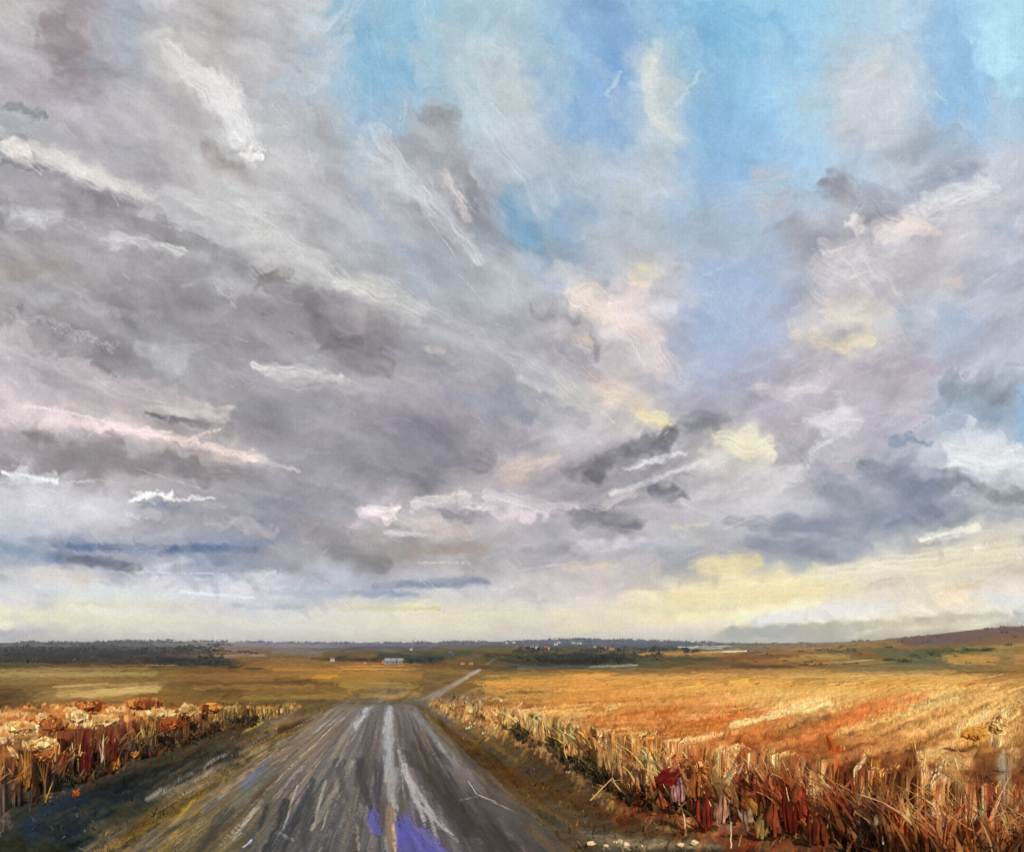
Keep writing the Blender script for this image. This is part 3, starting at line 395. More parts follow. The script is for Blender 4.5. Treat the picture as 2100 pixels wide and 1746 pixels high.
L3 = """
1350 1606 1386 1584 44 128,32,26 .9|1392 1644 1390 1594 28 172,122,122 .85|1440 1610 1450 1690 34 134,50,32 .85|1392 1560 1466 1556 36 166,96,40 .8|1500 1538 1530 1534 22 224,182,118 .9|1600 1612 1632 1690 36 118,42,26 .8|1702 1514 1718 1566 26 194,96,40 .85|1724 1640 1756 1650 34 106,36,26 .85
1796 1568 1814 1610 20 198,134,50 .85|1890 1544 1900 1606 22 222,176,114 .85|1920 1580 1910 1630 24 138,46,30 .8|2026 1606 2030 1684 26 136,48,30 .85|2058 1550 2056 1670 32 156,144,118 .85|1984 1512 2022 1494 26 232,178,74 .9|2036 1500 2060 1458 22 236,202,138 .9|1184 1496 1210 1520 22 206,146,74 .85
1900 1536 1990 1560 50 220,172,104 .8|1950 1560 1960 1640 40 206,158,92 .7|1780 1636 1816 1652 24 44,50,50 .85|1540 1650 1570 1700 30 150,124,56 .75|1480 1640 1500 1690 40 176,130,104 .6|1650 1560 1660 1620 24 168,130,84 .7|1760 1570 1780 1640 20 150,76,40 .7|1300 1560 1330 1620 36 178,132,88 .6
1860 1540 1900 1530 12 64,40,30 .7|1560 1530 1620 1560 40 162,106,52 .6|1640 1500 1690 1540 30 170,96,48 .6|1330 1510 1440 1530 30 170,98,44 .7|1240 1490 1330 1510 24 180,112,52 .7|1080 1490 1120 1520 30 206,158,92 .8|1130 1510 1180 1560 34 196,146,82 .8|1200 1530 1250 1590 40 176,130,76 .7
1500 1482 1690 1432 13 242,210,142 .9|1570 1462 1720 1418 10 236,198,124 .7|1400 1478 1580 1464 12 186,104,56 .65|1650 1492 1780 1450 24 190,104,56 .75|1760 1450 1900 1424 20 206,122,62 .8|1790 1476 1960 1410 14 238,202,128 .8|1950 1440 2040 1420 20 214,168,98 .7|1600 1500 1700 1470 14 120,92,54 .7
1840 1444 1980 1436 22 136,122,84 .7|1976 1404 2006 1396 12 186,96,54 .8|1500 1400 1530 1398 16 218,182,66 .8|1400 1412 1432 1404 12 216,180,70 .75|1200 1386 1240 1384 9 220,156,50 .8|1380 1440 1500 1430 16 206,132,74 .7|1100 1450 1200 1462 14 204,152,80 .7|960 1452 1050 1466 12 234,200,130 .8"""
def L3put(): lput(L3, soft=.6, bris=.7, dry=.15)
L3put()
for k_ in range(700):    # sun bleached sweeps and dry broken dabs over the top of the crop
    u_ = rng.uniform(960, 2450); v_ = 1385 + 150 * rng.random() ** 1.3
    if v_ > edge_v(RE, u_) - 10: continue
    c_ = land.sample(np.array([u_]), np.array([v_]))[0] + rng.choice([-24, 22, 40]) * rng.uniform(.5, 1)
    l_ = rng.uniform(20, 110) * (.3 + (v_ - 1380) / 120); a_ = -(.04 + max(0, u_ - 1300) / 2600) * (.4 + (v_ - 1385) / 120) - .03
    land.stroke(u_, v_, u_ + l_, v_ + l_ * a_ * 1.3, rng.uniform(2, 8) * (.4 + (v_ - 1380) / 110), c_, .6, .5, .8, rng.choice([0, .5, .7]))
# left bank: cream and orange tops over crimson stalks
for k_ in range(1300):
    u_ = rng.uniform(-380, 640); ve = min(float(edge_v(LE, u_)), 1850); top = 1446 + max(0, 120 - u_) * .12
    if ve - top < 6: continue
    f = rng.random(); y_ = top + f * (ve - top)
    if u_ > 430: pal = [(176, 132, 62), (204, 164, 96), (120, 96, 52), (150, 110, 54)]
    elif f < .3: pal = [(234, 204, 146), (226, 186, 118), (186, 106, 48), (170, 92, 44), (206, 140, 72)]
    elif f < .78: pal = [(98, 38, 30), (128, 58, 36), (150, 84, 44), (84, 44, 34), (176, 118, 62), (104, 74, 44)]
    else: pal = [(74, 62, 46), (92, 70, 50), (60, 52, 42), (128, 106, 96)]
    c_ = np.array(pal[int(rng.integers(len(pal)))], float) + rng.normal() * 9
    sc_k = .3 + (ve - 1443) / 150
    l_ = rng.uniform(12, 50) * sc_k; 
    if f < .3: land.stroke(u_ - l_ * .3, y_, u_ + l_ * .4, y_ + rng.normal() * 3, rng.uniform(5, 15) * sc_k, c_, .7, .45, .6, rng.choice([0, .45]))
    else: land.stroke(u_, y_ - l_ / 2, u_ + rng.normal() * l_ * .1, y_ + l_ / 2, rng.uniform(3, 10) * sc_k, c_, .62, .45, .8, rng.choice([0, .4]))
L4 = """
16 1490 72 1490 24 238,208,148 .9|56 1524 108 1526 26 234,198,132 .9|60 1550 110 1548 14 190,120,60 .8|86 1484 138 1480 24 176,102,46 .85|142 1470 176 1470 24 242,218,164 .9|192 1476 236 1472 16 240,216,160 .85|164 1446 212 1444 12 186,106,48 .85|264 1441 332 1440 16 200,118,52 .9
308 1464 340 1460 10 240,214,158 .85|338 1484 366 1482 20 160,88,50 .8|372 1452 402 1456 12 238,210,150 .7|414 1450 446 1448 12 212,140,66 .8|60 1512 46 1600 20 160,108,58 .8|104 1530 100 1590 14 100,40,30 .8|170 1500 176 1590 22 92,34,30 .8|226 1490 230 1570 18 102,42,32 .8
250 1470 246 1530 16 96,44,34 .7|130 1500 134 1580 14 120,56,36 .7|20 1560 20 1640 24 96,84,66 .6|290 1480 286 1530 10 150,120,60 .6|130 1426 320 1412 14 214,180,112 .55|200 1416 320 1406 7 232,204,142 .5|110 1408 220 1400 5 214,184,128 .5"""
lput(L4, soft=.5, bris=.6, dry=.12)
# horizon: dark woods and blue distance, laid in soft
L5 = """
0 1336 260 1338 16 52,50,54 .75|180 1330 430 1332 10 86,82,88 .6|330 1352 470 1356 10 28,30,30 .8|0 1322 160 1322 8 112,112,110 .7|240 1322 420 1322 8 120,122,108 .6|420 1322 700 1324 8 136,124,132 .7|700 1322 900 1322 8 104,104,128 .7|900 1318 1100 1316 8 92,98,116 .7|1100 1314 1400 1314 10 78,86,106 .8|1380 1324 1500 1324 7 70,78,74 .7
560 1334 660 1338 12 128,118,104 .7|640 1350 780 1352 6 70,54,42 .7|870 1346 960 1340 16 62,64,44 .8|840 1352 890 1354 12 38,52,52 .85|1000 1336 1200 1334 9 110,88,42 .6|1110 1350 1300 1352 18 36,40,36 .9|1180 1344 1260 1342 12 44,50,48 .8|1050 1366 1250 1369 7 46,62,66 .85|1210 1366 1306 1363 6 166,166,132 .85|1390 1326 1500 1324 5 184,176,164 .8
1440 1337 1530 1334 4 228,192,138 .9|1300 1352 1480 1350 8 72,72,44 .7|1470 1350 1660 1346 8 128,82,40 .7|1600 1352 1740 1348 10 172,138,70 .7|1660 1362 1780 1352 5 196,160,100 .6|1690 1368 1850 1360 6 110,96,58 .6|1800 1340 1900 1338 12 92,98,68 .8|1900 1334 2030 1332 8 84,86,48 .8|1950 1354 2030 1352 22 192,146,72 .85|1840 1360 1930 1352 8 88,92,76 .7"""
lput(L5, soft=.85, bris=.5)

L6 = """
0 1380 320 1382 12 178,146,88 .6|330 1394 560 1392 12 150,112,58 .6|620 1384 860 1380 16 172,126,60 .75|700 1404 860 1410 18 166,132,66 .7|880 1372 960 1380 12 150,120,60 .6|560 1372 700 1374 8 190,132,58 .7|700 1371 850 1371 6 206,146,72 .7|640 1388 690 1384 9 206,150,44 .8|740 1424 850 1420 16 190,150,78 .6|500 1430 700 1430 14 158,126,60 .6
1000 1400 1200 1392 14 206,148,72 .75|1180 1390 1500 1384 14 206,156,90 .7|1300 1418 1600 1402 18 214,160,88 .6|1040 1430 1300 1424 18 198,144,78 .6|1480 1376 1700 1376 10 180,138,76 .6|1700 1390 2000 1386 14 212,168,92 .7|1540 1354 1700 1352 8 160,108,50 .6|1640 1342 1740 1344 8 186,150,80 .7|1310 1340 1480 1337 9 186,134,68 .8|1660 1330 1800 1326 7 172,124,66 .7
1500 1362 1620 1366 7 96,68,42 .7|1380 1370 1500 1366 9 128,98,56 .6|1740 1330 1830 1326 7 92,98,74 .6|1860 1312 2100 1292 22 116,90,80 .7|1880 1318 1980 1312 10 104,88,96 .6|2060 1290 2100 1286 16 96,84,80 .6|1960 1330 2100 1322 9 176,142,80 .6|1460 1432 1560 1420 16 226,178,108 .6|1900 1420 2050 1404 14 222,178,108 .6|1760 1404 1880 1398 12 200,144,56 .7
1035 1492 1100 1520 20 40,40,32 .8|1110 1525 1165 1560 22 36,36,30 .85|1175 1578 1240 1606 16 38,34,28 .8|970 1466 1030 1484 12 62,58,38 .7|1020 1478 1060 1486 10 212,170,104 .8|1090 1484 1130 1500 14 222,184,122 .8|1140 1506 1170 1536 16 204,158,90 .8|1190 1500 1210 1524 18 208,152,80 .8|1250 1545 1262 1590 20 186,142,92 .7|1180 1540 1200 1570 20 196,154,92 .7
1210 1610 1290 1640 16 84,52,30 .7|1270 1640 1330 1670 26 104,44,26 .8|1340 1660 1400 1690 26 92,48,26 .7|1180 1690 1400 1712 26 82,56,32 .7|1200 1726 1330 1732 16 150,132,98 .7|1340 1730 1470 1734 16 160,138,104 .6|880 1440 940 1450 8 200,160,92 .7|940 1452 1000 1462 10 226,188,118 .8"""
lput(L6, soft=.8, bris=.6)
for k_ in range(520):    # loose dry dabs, cream and rust, where crop tops break up
    u_ = rng.uniform(920, 2420); ve = float(edge_v(RE, u_)); top = max(1446, 1322 + (ve - 1322) * .62) if u_ > 1250 else ve - (ve - 1430) * .55
    y_ = top + rng.normal() * 26 + 8
    c_ = np.array([(238, 206, 146), (216, 160, 92), (172, 88, 42), (140, 60, 32), (96, 78, 48), (198, 146, 84)][int(rng.integers(6))], float) + rng.normal() * 8
    l_ = rng.uniform(6, 34) * (.4 + (ve - 1443) / 260); a_ = rng.uniform(-1.1, .25)
    land.stroke(u_, y_, u_ + l_ * math.cos(a_), y_ + l_ * math.sin(a_), rng.uniform(3, 11) * (.4 + (ve - 1443) / 300), c_, .7, .4, .8, rng.choice([0, .5, .7]), warp=.3)
LX_, LY_ = np.meshgrid(land.x, land.y)
L9 = """
1000 1412 1340 1396 22 216,154,78 .6|1260 1424 1620 1398 20 222,166,90 .6|1120 1440 1420 1418 20 208,142,70 .6|1460 1440 1720 1410 22 228,182,110 .6|1640 1420 2000 1392 20 222,174,98 .6|1820 1470 2080 1420 30 226,178,106 .6|1380 1500 1620 1468 26 206,126,62 .6|1560 1530 1760 1480 26 200,130,72 .6
1500 1486 1700 1440 15 244,214,150 .8|1720 1500 1960 1430 18 238,198,124 .75|1640 1512 1860 1450 18 196,108,54 .7|1760 1460 1900 1428 14 214,132,70 .7|1860 1500 2060 1450 24 230,188,116 .65|1300 1480 1480 1462 16 226,174,108 .6|1200 1480 1400 1470 20 186,112,54 .6|1240 1446 1500 1430 14 218,158,90 .6
1400 1540 1560 1500 26 186,112,56 .6|1900 1540 2080 1490 30 226,182,112 .7|1960 1500 2030 1460 26 240,206,140 .75|1690 1560 1860 1520 24 208,148,86 .6|2040 1480 2080 1560 30 222,184,124 .6|1040 1458 1240 1462 12 220,172,104 .6|980 1400 1240 1384 12 212,156,78 .5|1500 1384 1960 1376 9 196,160,92 .5
0 1400 300 1394 12 150,118,66 .6|340 1384 620 1384 12 156,118,60 .6|400 1410 640 1406 12 166,128,66 .6|0 1372 300 1370 10 168,138,84 .6"""
lput(L9, soft=.75, bris=.8, dry=.12)
zz_ = (sm_(1366, 1384, LY_) * (1 - sm_(1500, 1580, LY_)) * sm_(860, 980, LX_))[..., None]
land.im = land.im * (1 + zz_ * np.array([.075, .05, .03]))
L8 = """
290 1610 100 1690 40 30,38,42 .8|150 1650 60 1720 40 34,44,50 .8|60 1640 20 1700 24 58,58,46 .6|340 1570 240 1620 22 22,24,20 .8|230 1640 180 1670 12 52,58,56 .5|440 1530 340 1580 20 40,42,34 .7|120 1700 60 1746 24 54,56,40 .6|480 1510 400 1550 12 78,68,48 .6|300 1560 220 1590 14 74,66,54 .6
60 1600 30 1640 14 92,84,70 .5|180 1600 140 1620 10 86,78,66 .5|860 1690 872 1740 6 60,52,70 .6|900 1740 880 1700 5 120,112,180 .6|812 1660 822 1700 8 70,62,60 .7|762 1650 752 1680 7 52,46,52 .7|940 1726 900 1700 12 78,68,66 .6|548 1650 530 1700 10 34,36,40 .7|600 1690 580 1746 12 48,50,56 .7
300 1730 420 1640 9 170,150,80 .5|480 1720 520 1660 10 196,192,186 .5|660 1700 680 1640 7 190,184,172 .5|500 1736 516 1722 6 214,212,226 .7|730 1690 736 1740 8 200,196,206 .5|706 1560 700 1620 10 40,38,42 .6|770 1560 772 1640 10 58,50,66 .6"""
lput(L8, soft=.8, bris=.8, dry=.1)
rd_ = (sm_(1450, 1500, LY_) * (LX_ > 640 - 440 * (LY_ - 1443) / 303.) * (LX_ < 900 + 330 * (LY_ - 1443) / 303.))[..., None]
mu_ = np.array([100., 94., 88.]); land.im = land.im * (1 - rd_) + rd_ * (mu_ + (land.im - mu_) * 1.15 - 7 + np.array([3., 0, -3]))
h_ = land.im.mean(-1); hp = h_ - (np.roll(h_, 2, 0) + np.roll(h_, -2, 0) + np.roll(h_, 1, 1) + np.roll(h_, -1, 1)) / 4
land.im = land.im * (1 + (hp * .012 + (vnoise(LX_ / 3, LY_ / 2.4, 800) - .5) * .12)[..., None])  # stroke relief embossed into the land colour as painted light and dark

# the track's margins: mud, ochre grass and dark wet earth dragged over its edges
for k_ in range(520):
    left = rng.random() < .5; y0_ = 1446 + 300 * rng.random(); f = (y0_ - 1443) / 303.
    x0_ = (690 - 440 * f if left else 850 + 330 * f) + rng.normal() * (8 + 36 * f)
    l_ = rng.uniform(14, 60) * (.3 + f); dx, dy = (-440, 303) if left else (330, 303); q = math.hypot(dx, dy)
    pal = [(120, 94, 48), (150, 118, 56), (92, 74, 50), (62, 54, 40), (138, 118, 96), (46, 44, 36)] if left else [(84, 62, 38), (66, 52, 36), (112, 82, 48), (52, 44, 34), (128, 104, 60), (96, 74, 46)]
    c_ = np.array(pal[int(rng.integers(6))], float) + rng.normal() * 7
    land.stroke(x0_, y0_, x0_ + dx / q * l_, y0_ + dy / q * l_, rng.uniform(3, 14) * (.3 + f), c_, .55, .7, .8, rng.choice([0, .4, .6]), warp=.3)
L7 = """
760 1442 660 1452 10 110,96,66 .7|700 1446 860 1443 7 104,90,62 .7|860 1446 900 1470 12 96,78,46 .7|640 1462 560 1500 16 132,104,60 .6|880 1432 980 1374 12 186,168,156 .6|930 1404 984 1372 7 206,190,176 .7|866 1436 900 1416 14 150,134,122 .7|820 1436 870 1400 8 96,76,42 .7|900 1440 990 1400 8 112,96,52 .6
980 1560 1180 1690 30 86,62,38 .7|920 1500 1000 1580 20 76,58,38 .7|880 1470 960 1530 12 112,86,44 .6|1050 1620 1160 1680 14 120,98,62 .5|1120 1690 1260 1746 30 74,62,46 .7|960 1620 1040 1700 26 66,56,46 .6|300 1620 230 1680 18 70,58,38 .7|400 1560 320 1610 12 150,132,104 .6"""
lput(L7, soft=.85, bris=.7)
for a_ in [(120, 1420, 330, 1408, 18), (180, 1426, 320, 1414, 10)]: land.stroke(*a_, (206, 170, 104), .6, .9, .7, .3, warp=.3)
land.stroke(70, 1434, 140, 1428, 14, (150, 118, 66), .8, .8, .7, .3, warp=.3)

land.stroke(838, 1700, 900, 1790, 10, (112, 104, 170), .55, .8, .9, .4); land.stroke(850, 1694, 934, 1776, 8, (128, 118, 168), .5, .8, .9, .4)
land.stroke(828, 1716, 850, 1800, 9, (84, 74, 118), .6, .8, .9, .3); land.stroke(870, 1700, 950, 1770, 12, (88, 76, 96), .55, .8, .9, .5)
for k_ in range(130):     # mud, olive grass and dead leaves along the wet ditch
    t_ = rng.random(); x_ = 470 - 420 * t_ + rng.normal() * 18; y_ = 1545 + 165 * t_ + rng.normal() * 12
    c_ = [(62, 58, 42), (44, 46, 38), (30, 34, 36), (84, 74, 54), (74, 70, 58), (36, 44, 50)][int(rng.integers(6))]
    l_ = rng.uniform(14, 60); a_ = math.radians(rng.uniform(-35, -12))
    land.stroke(x_, y_, x_ + l_ * math.cos(a_), y_ + l_ * math.sin(a_), rng.uniform(4, 14), c_, .5, .7, .8, rng.choice([0, .4]), warp=.3)
# ------------------------------------------------------------------ helpers for objects and materials
def tag(o, label=None, cat=None, group=None, kind=None):
    if label: o['label'] = label
    if cat: o['category'] = cat
    if group: o['group'] = group
    if kind: o['kind'] = kind
    return o

def mat_paint(name, rough=.85, bump=.4, scale=40, var=.12, spec=.3, stretch=(1, 1, 1), attr='colour', trans=0):
    """colour attribute, broken up by noise, with a brushed bump"""
    m = bpy.data.materials.new(name); m.use_nodes = True
    n = m.node_tree.nodes; l = m.node_tree.links; b = n['Principled BSDF']
    b.inputs['Roughness'].default_value = rough; b.inputs['Specular IOR Level'].default_value = spec
    a = n.new('ShaderNodeAttribute'); a.attribute_name = attr
    g = n.new('ShaderNodeNewGeometry'); mp = n.new('ShaderNodeMapping'); mp.inputs['Scale'].default_value = stretch
    l.new(g.outputs['Position'], mp.inputs['Vector'])
    t = n.new('ShaderNodeTexNoise'); t.inputs['Scale'].default_value = scale; t.inputs['Detail'].default_value = 5
    l.new(mp.outputs[0], t.inputs['Vector'])
    r = n.new('ShaderNodeMapRange'); r.inputs[1].default_value = .25; r.inputs[2].default_value = .75
    r.inputs[3].default_value = 1 - var; r.inputs[4].default_value = 1 + var
    l.new(t.outputs[0], r.inputs[0])
    mx = n.new('ShaderNodeVectorMath'); mx.operation = 'SCALE'
    l.new(a.outputs['Color'], mx.inputs[0]); l.new(r.outputs[0], mx.inputs['Scale']); l.new(mx.outputs[0], b.inputs['Base Color'])
    if trans:      # light passing through thin leaves
        tr = n.new('ShaderNodeBsdfTranslucent'); mm = n.new('ShaderNodeMixShader'); mm.inputs[0].default_value = trans
        l.new(mx.outputs[0], tr.inputs[0]); l.new(b.outputs[0], mm.inputs[1]); l.new(tr.outputs[0], mm.inputs[2]); l.new(mm.outputs[0], n['Material Output'].inputs[0])
    if bump:
        bp = n.new('ShaderNodeBump'); bp.inputs['Strength'].default_value = bump; bp.inputs['Distance'].default_value = .02
        l.new(t.outputs[0], bp.inputs['Height']); l.new(bp.outputs[0], b.inputs['Normal'])
    return m

def np_mesh(name, V, Q, mat, col=None, smooth=True, parent=None):
    """mesh object from arrays: vertices, quads or triangles, linear colours per vertex"""
    V = np.asarray(V, dtype=np.float32).reshape(-1, 3); Q = np.asarray(Q, dtype=np.int32); k = Q.shape[1]
    me = bpy.data.meshes.new(name)
    me.vertices.add(len(V)); me.vertices.foreach_set('co', V.ravel())
    me.loops.add(Q.size); me.loops.foreach_set('vertex_index', Q.ravel())
    me.polygons.add(len(Q)); me.polygons.foreach_set('loop_start', np.arange(0, Q.size, k, dtype=np.int32))
    me.polygons.foreach_set('use_smooth', np.full(len(Q), smooth))
    me.update(calc_edges=True)
    if col is not None:
        a = me.color_attributes.new('colour', 'FLOAT_COLOR', 'POINT')
        c = np.ones((len(V), 4), dtype=np.float32); c[:, :3] = col; a.data.foreach_set('color', c.ravel())
    if mat: me.materials.append(mat)
    o = bpy.data.objects.new(name, me); scene.collection.objects.link(o)
    if parent: o.parent = parent
    return o

def sm(a, b, x):
    t = np.clip((x - a) / (b - a), 0, 1); return t * t * (3 - 2 * t)

# ------------------------------------------------------------------ the sky backdrop, 12 km away
R_SKY = 12000.
cx = np.concatenate([np.linspace(-2600, sky.x[0] - 60, 16), sky.x, np.linspace(sky.x[-1] + 60, 4700, 16)])
cy = np.concatenate([np.linspace(-2300, sky.y[0] - 60, 16), sky.y, np.linspace(1365, 1600, 8)])
U, W = np.meshgrid(cx, cy)
D = np.stack([(U - 1050) / F, np.ones_like(U), (HZ - W) / F], -1); D /= np.linalg.norm(D, axis=-1, keepdims=True)
V = D * R_SKY + np.array([0, 0, EYE])
col = lin(np.clip(sky.sample(U, W), 0, 255)) * SKY_GAIN
ny, nx = U.shape
I = np.arange(ny * nx).reshape(ny, nx)
Q = np.stack([I[:-1, :-1], I[:-1, 1:], I[1:, 1:], I[1:, :-1]], -1).reshape(-1, 4)
ms = bpy.data.materials.new('painted_sky'); ms.use_nodes = True
n = ms.node_tree.nodes; l = ms.node_tree.links; n.remove(n['Principled BSDF'])
em = n.new('ShaderNodeEmission'); at = n.new('ShaderNodeAttribute'); at.attribute_name = 'colour'
gg = n.new('ShaderNodeNewGeometry')
nv = n.new('ShaderNodeVectorMath'); nv.operation = 'NORMALIZE'; l.new(gg.outputs['Position'], nv.inputs[0])
def noise_node(sc, scale3, det=2):
    mp = n.new('ShaderNodeMapping'); mp.inputs['Scale'].default_value = scale3; l.new(nv.outputs[0], mp.inputs['Vector'])
    t = n.new('ShaderNodeTexNoise'); t.inputs['Scale'].default_value = sc; t.inputs['Detail'].default_value = det
    l.new(mp.outputs[0], t.inputs['Vector']); return t.outputs[0]
na = noise_node(420, (1, 1, 1), 3); nb = noise_node(60, (1, 1, 2.2), 4)      # thread-fine grain, and slow mottling
ad = n.new('ShaderNodeMath'); ad.operation = 'MULTIPLY_ADD'; l.new(na, ad.inputs[0]); ad.inputs[1].default_value = .26; ad.inputs[2].default_value = .87 - .04
ad2 = n.new('ShaderNodeMath'); ad2.operation = 'MULTIPLY_ADD'; l.new(nb, ad2.inputs[0]); ad2.inputs[1].default_value = .10; l.new(ad.outputs[0], ad2.inputs[2])
sx = n.new('ShaderNodeSeparateXYZ'); l.new(nv.outputs[0], sx.inputs[0]); last = ad2.outputs[0]
for ax_, per in ((0, 5.3), (2, 4.7)):      # woven threads
    dv = n.new('ShaderNodeMath'); dv.operation = 'DIVIDE'; l.new(sx.outputs[ax_], dv.inputs[0]); l.new(sx.outputs[1], dv.inputs[1])
    sn = n.new('ShaderNodeMath'); sn.operation = 'MULTIPLY'; sn.inputs[1].default_value = F * 2 * math.pi / per; l.new(dv.outputs[0], sn.inputs[0])
    s2 = n.new('ShaderNodeMath'); s2.operation = 'SINE'; l.new(sn.outputs[0], s2.inputs[0])
    s3 = n.new('ShaderNodeMath'); s3.operation = 'MULTIPLY_ADD'; s3.inputs[1].default_value = .03; l.new(s2.outputs[0], s3.inputs[0]); l.new(last, s3.inputs[2]); last = s3.outputs[0]
sc_ = n.new('ShaderNodeVectorMath'); sc_.operation = 'SCALE'; l.new(at.outputs['Color'], sc_.inputs[0]); l.new(last, sc_.inputs['Scale'])
l.new(sc_.outputs[0], em.inputs['Color']); l.new(em.outputs[0], n['Material Output'].inputs['Surface'])
tag(np_mesh('sky', V, Q, ms, col.reshape(-1, 3)), kind='structure')

# ------------------------------------------------------------------ terrain
PC = np.array([(0, 0), (34, 0), (42, -.2), (60, -1.7), (90, -4.4), (130, -6), (300, -6.5), (515, -6), (800, -4), (1200, 0), (1800, 2.5), (2300, 6), (2700, 9), (3500, 2), (5000, -10), (10000, -60)], float)
PR = np.array([(0, 0), (62, 0), (70, -.25), (84, -1.1), (110, -2.9), (150, -4.6), (200, -4.7), (300, -5.5), (515, -5.2), (800, -3.4), (1200, .4), (1800, 2.5), (2300, 6), (2700, 9), (3500, 2), (5000, -10), (10000, -60)], float)
PUD = [(2.5 * F / 405, 865, 62, 56), (2.5 * F / 358, 766, 18, 30)]
def terrain(x, y):
    x = np.asarray(x, float); y = np.asarray(y, float)
    r = np.hypot(x, y); d = np.maximum(y, r * .6)
    u = 1050 + F * np.clip(x / np.maximum(y, r * .3 + 1e-6), -2.5, 2.5)
    k = sm(850, 1010, u)
    z = np.interp(d, PC[:, 0], PC[:, 1]) * (1 - k) + np.interp(d, PR[:, 0], PR[:, 1]) * k
    z = z + sm(1560, 2150, u) * 25 * sm(230, 950, d) * (1 - sm(1500, 3800, d))
    z = z + 11 * np.exp(-((u - 1190) / 190) ** 2) * np.exp(-((d - 2650) / 600) ** 2)
    z = z + 5 * np.exp(-((u - 300) / 200) ** 2) * np.exp(-((d - 2650) / 600) ** 2)
    far = sm(90, 400, d)
    z = z + far * (fbm(x / 70, y / 160, 5) - .5) * np.minimum(d / 300, 4) * .8
    # near relief: clods, wheel ruts, the wet ditch on the left and the bank under the tall grass
    nr = 1 - sm(45, 90, d)
    v = HZ + F * EYE / np.maximum(d, 3)
    tt = (v - 1443) / 303.
    el = 690 - 440 * tt; er = 850 + 330 * tt
    s = (u - (el + er) / 2) / ((er - el) / 2)
    onr = 1 - sm(.9, 1.15, np.abs(s))
    rut = (vnoise(s * 9 + 3, d * .12, 11) - .5) * .07 + (vnoise(s * 26, d * .5, 12) - .5) * .03 + (vnoise(s * 60, d * 1.2, 13) - .5) * .012
    rut = rut - .07 * np.exp(-((s - .42) / .12) ** 2) - .05 * np.exp(-((s + .25) / .1) ** 2)
    wet = np.zeros_like(z)
    for pd, pu, ru, rv in PUD:
        wet = np.maximum(wet, 1 - sm(.8, 1.5, np.hypot((u - pu) / ru, (v - (HZ + EYE * F / pd)) / rv)))
    rut = rut * (1 - wet) - .05 * wet
    clod = (fbm(x * 2.2, y * 2.2, 21, 4) - .5) * .16 + (fbm(x * 9, y * 9, 22, 3) - .5) * .05
    ditch = -.28 * np.exp(-((s + 1.32) / .16) ** 2)
    bank = .22 * sm(1.3, 1.8, s) * (1 - sm(40, 60, d))
    return z + nr * (rut * onr + (1 - onr) * (clod + ditch + bank)) * sm(2, 6, d)

def hit(px, py):
    """where the sight line through a chart point meets the land"""
    d = np.geomspace(6, 6000, 6000); x = (px - 1050) / F * d
    ok = HZ + F * (EYE - terrain(x, d)) / d <= py + .02
    i = int(np.argmax(ok)) if ok.any() else int(np.argmin(HZ + F * (EYE - terrain(x, d)) / d))
    return float(x[i]), float(d[i]), float(terrain(x[i], d[i]))

vv = np.arange(1850, 1430, -1.7)
dep = np.concatenate([[1.2, 3, 5], F * EYE / (vv - HZ)])
dep = np.concatenate([dep, np.geomspace(dep[-1] * 1.012, 3500, 330), np.geomspace(3600, 4250, 6)])
ang = np.concatenate([np.linspace(-math.pi, math.atan((-430 - 1050) / F) - .03, 50), np.arctan((np.arange(-430, 2530, 2.1) - 1050) / F),
                      np.linspace(math.atan((2530 - 1050) / F) + .03, math.pi, 50)])
A, Dp = np.meshgrid(ang, dep)
rad = Dp / np.maximum(np.cos(A), .55)
X = np.sin(A) * rad; Y = np.cos(A) * rad; Z = terrain(X, Y)
U = 1050 + F * np.clip(X / np.maximum(Y, rad * .3), -2, 2); W = HZ + F * (EYE - Z) / np.maximum(Y, rad * .5)
# the hidden slope behind the crest wears the colour of the field around it
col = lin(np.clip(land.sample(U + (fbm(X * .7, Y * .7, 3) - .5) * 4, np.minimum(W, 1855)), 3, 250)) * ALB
ny, nx = U.shape
I = np.arange(ny * nx).reshape(ny, nx)
Q = np.stack([I[:-1, :-1], I[:-1, 1:], I[1:, 1:], I[1:, :-1]], -1)
uc = (U[:-1, :-1] + U[1:, 1:]) / 2; wc = (W[:-1, :-1] + W[1:, 1:]) / 2; dc = (Dp[:-1, :-1] + Dp[1:, 1:]) / 2
tt = (HZ + F * EYE / dc - 1443) / 303.
el = 690 - 440 * tt; er = 850 + 330 * tt
wob = (fbm(uc / 30, wc / 12, 44) - .5) * 22
front = (np.cos((A[:-1, :-1] + A[1:, 1:]) / 2) > .3)
m_road = front & (dc < 40) & (uc > el + wob) & (uc < er + wob)
def band(x0, y0, w0, x1, y1, w1):
    t = np.clip((wc - y0) / (y1 - y0), 0, 1); return (wc <= y0) & (wc >= y1) & (np.abs(uc - (x0 + (x1 - x0) * t)) < (w0 + (w1 - w0) * t) / 2)
m_road |= front & (dc > 100) & (dc < 900) & (band(862, 1441, 36, 984, 1372, 10) | band(998, 1362, 8, 1014, 1350, 6))
m_water = front & (dc > 150) & (wc > 1364.5 + (uc - 1050) * -.006) & (wc < 1372 + 2.5 * np.sin(uc / 50)) & (uc > 1060) & (uc < 1305)
m_hill = (dc > 1250) & ~m_road
pc = land.sample(uc, np.minimum(wc, 1855))
m_pud = m_road & (dc < 16) & (pc[..., 2] - pc[..., 1] > 44) & (pc[..., 2] > 96) & (uc > 730) & (uc < 960)
m_road = m_road & ~m_pud
rest = ~(m_road | m_water | m_hill | m_pud)
M_pud = mat_paint('puddle_water', .3, .2, 9, .2, .12)
M_soil = mat_paint('soil_crops_painted_shade', .95, .5, 9, .16, 0)
M_road = mat_paint('wet_rutted_mud', .55, .6, 16, .2, .12)
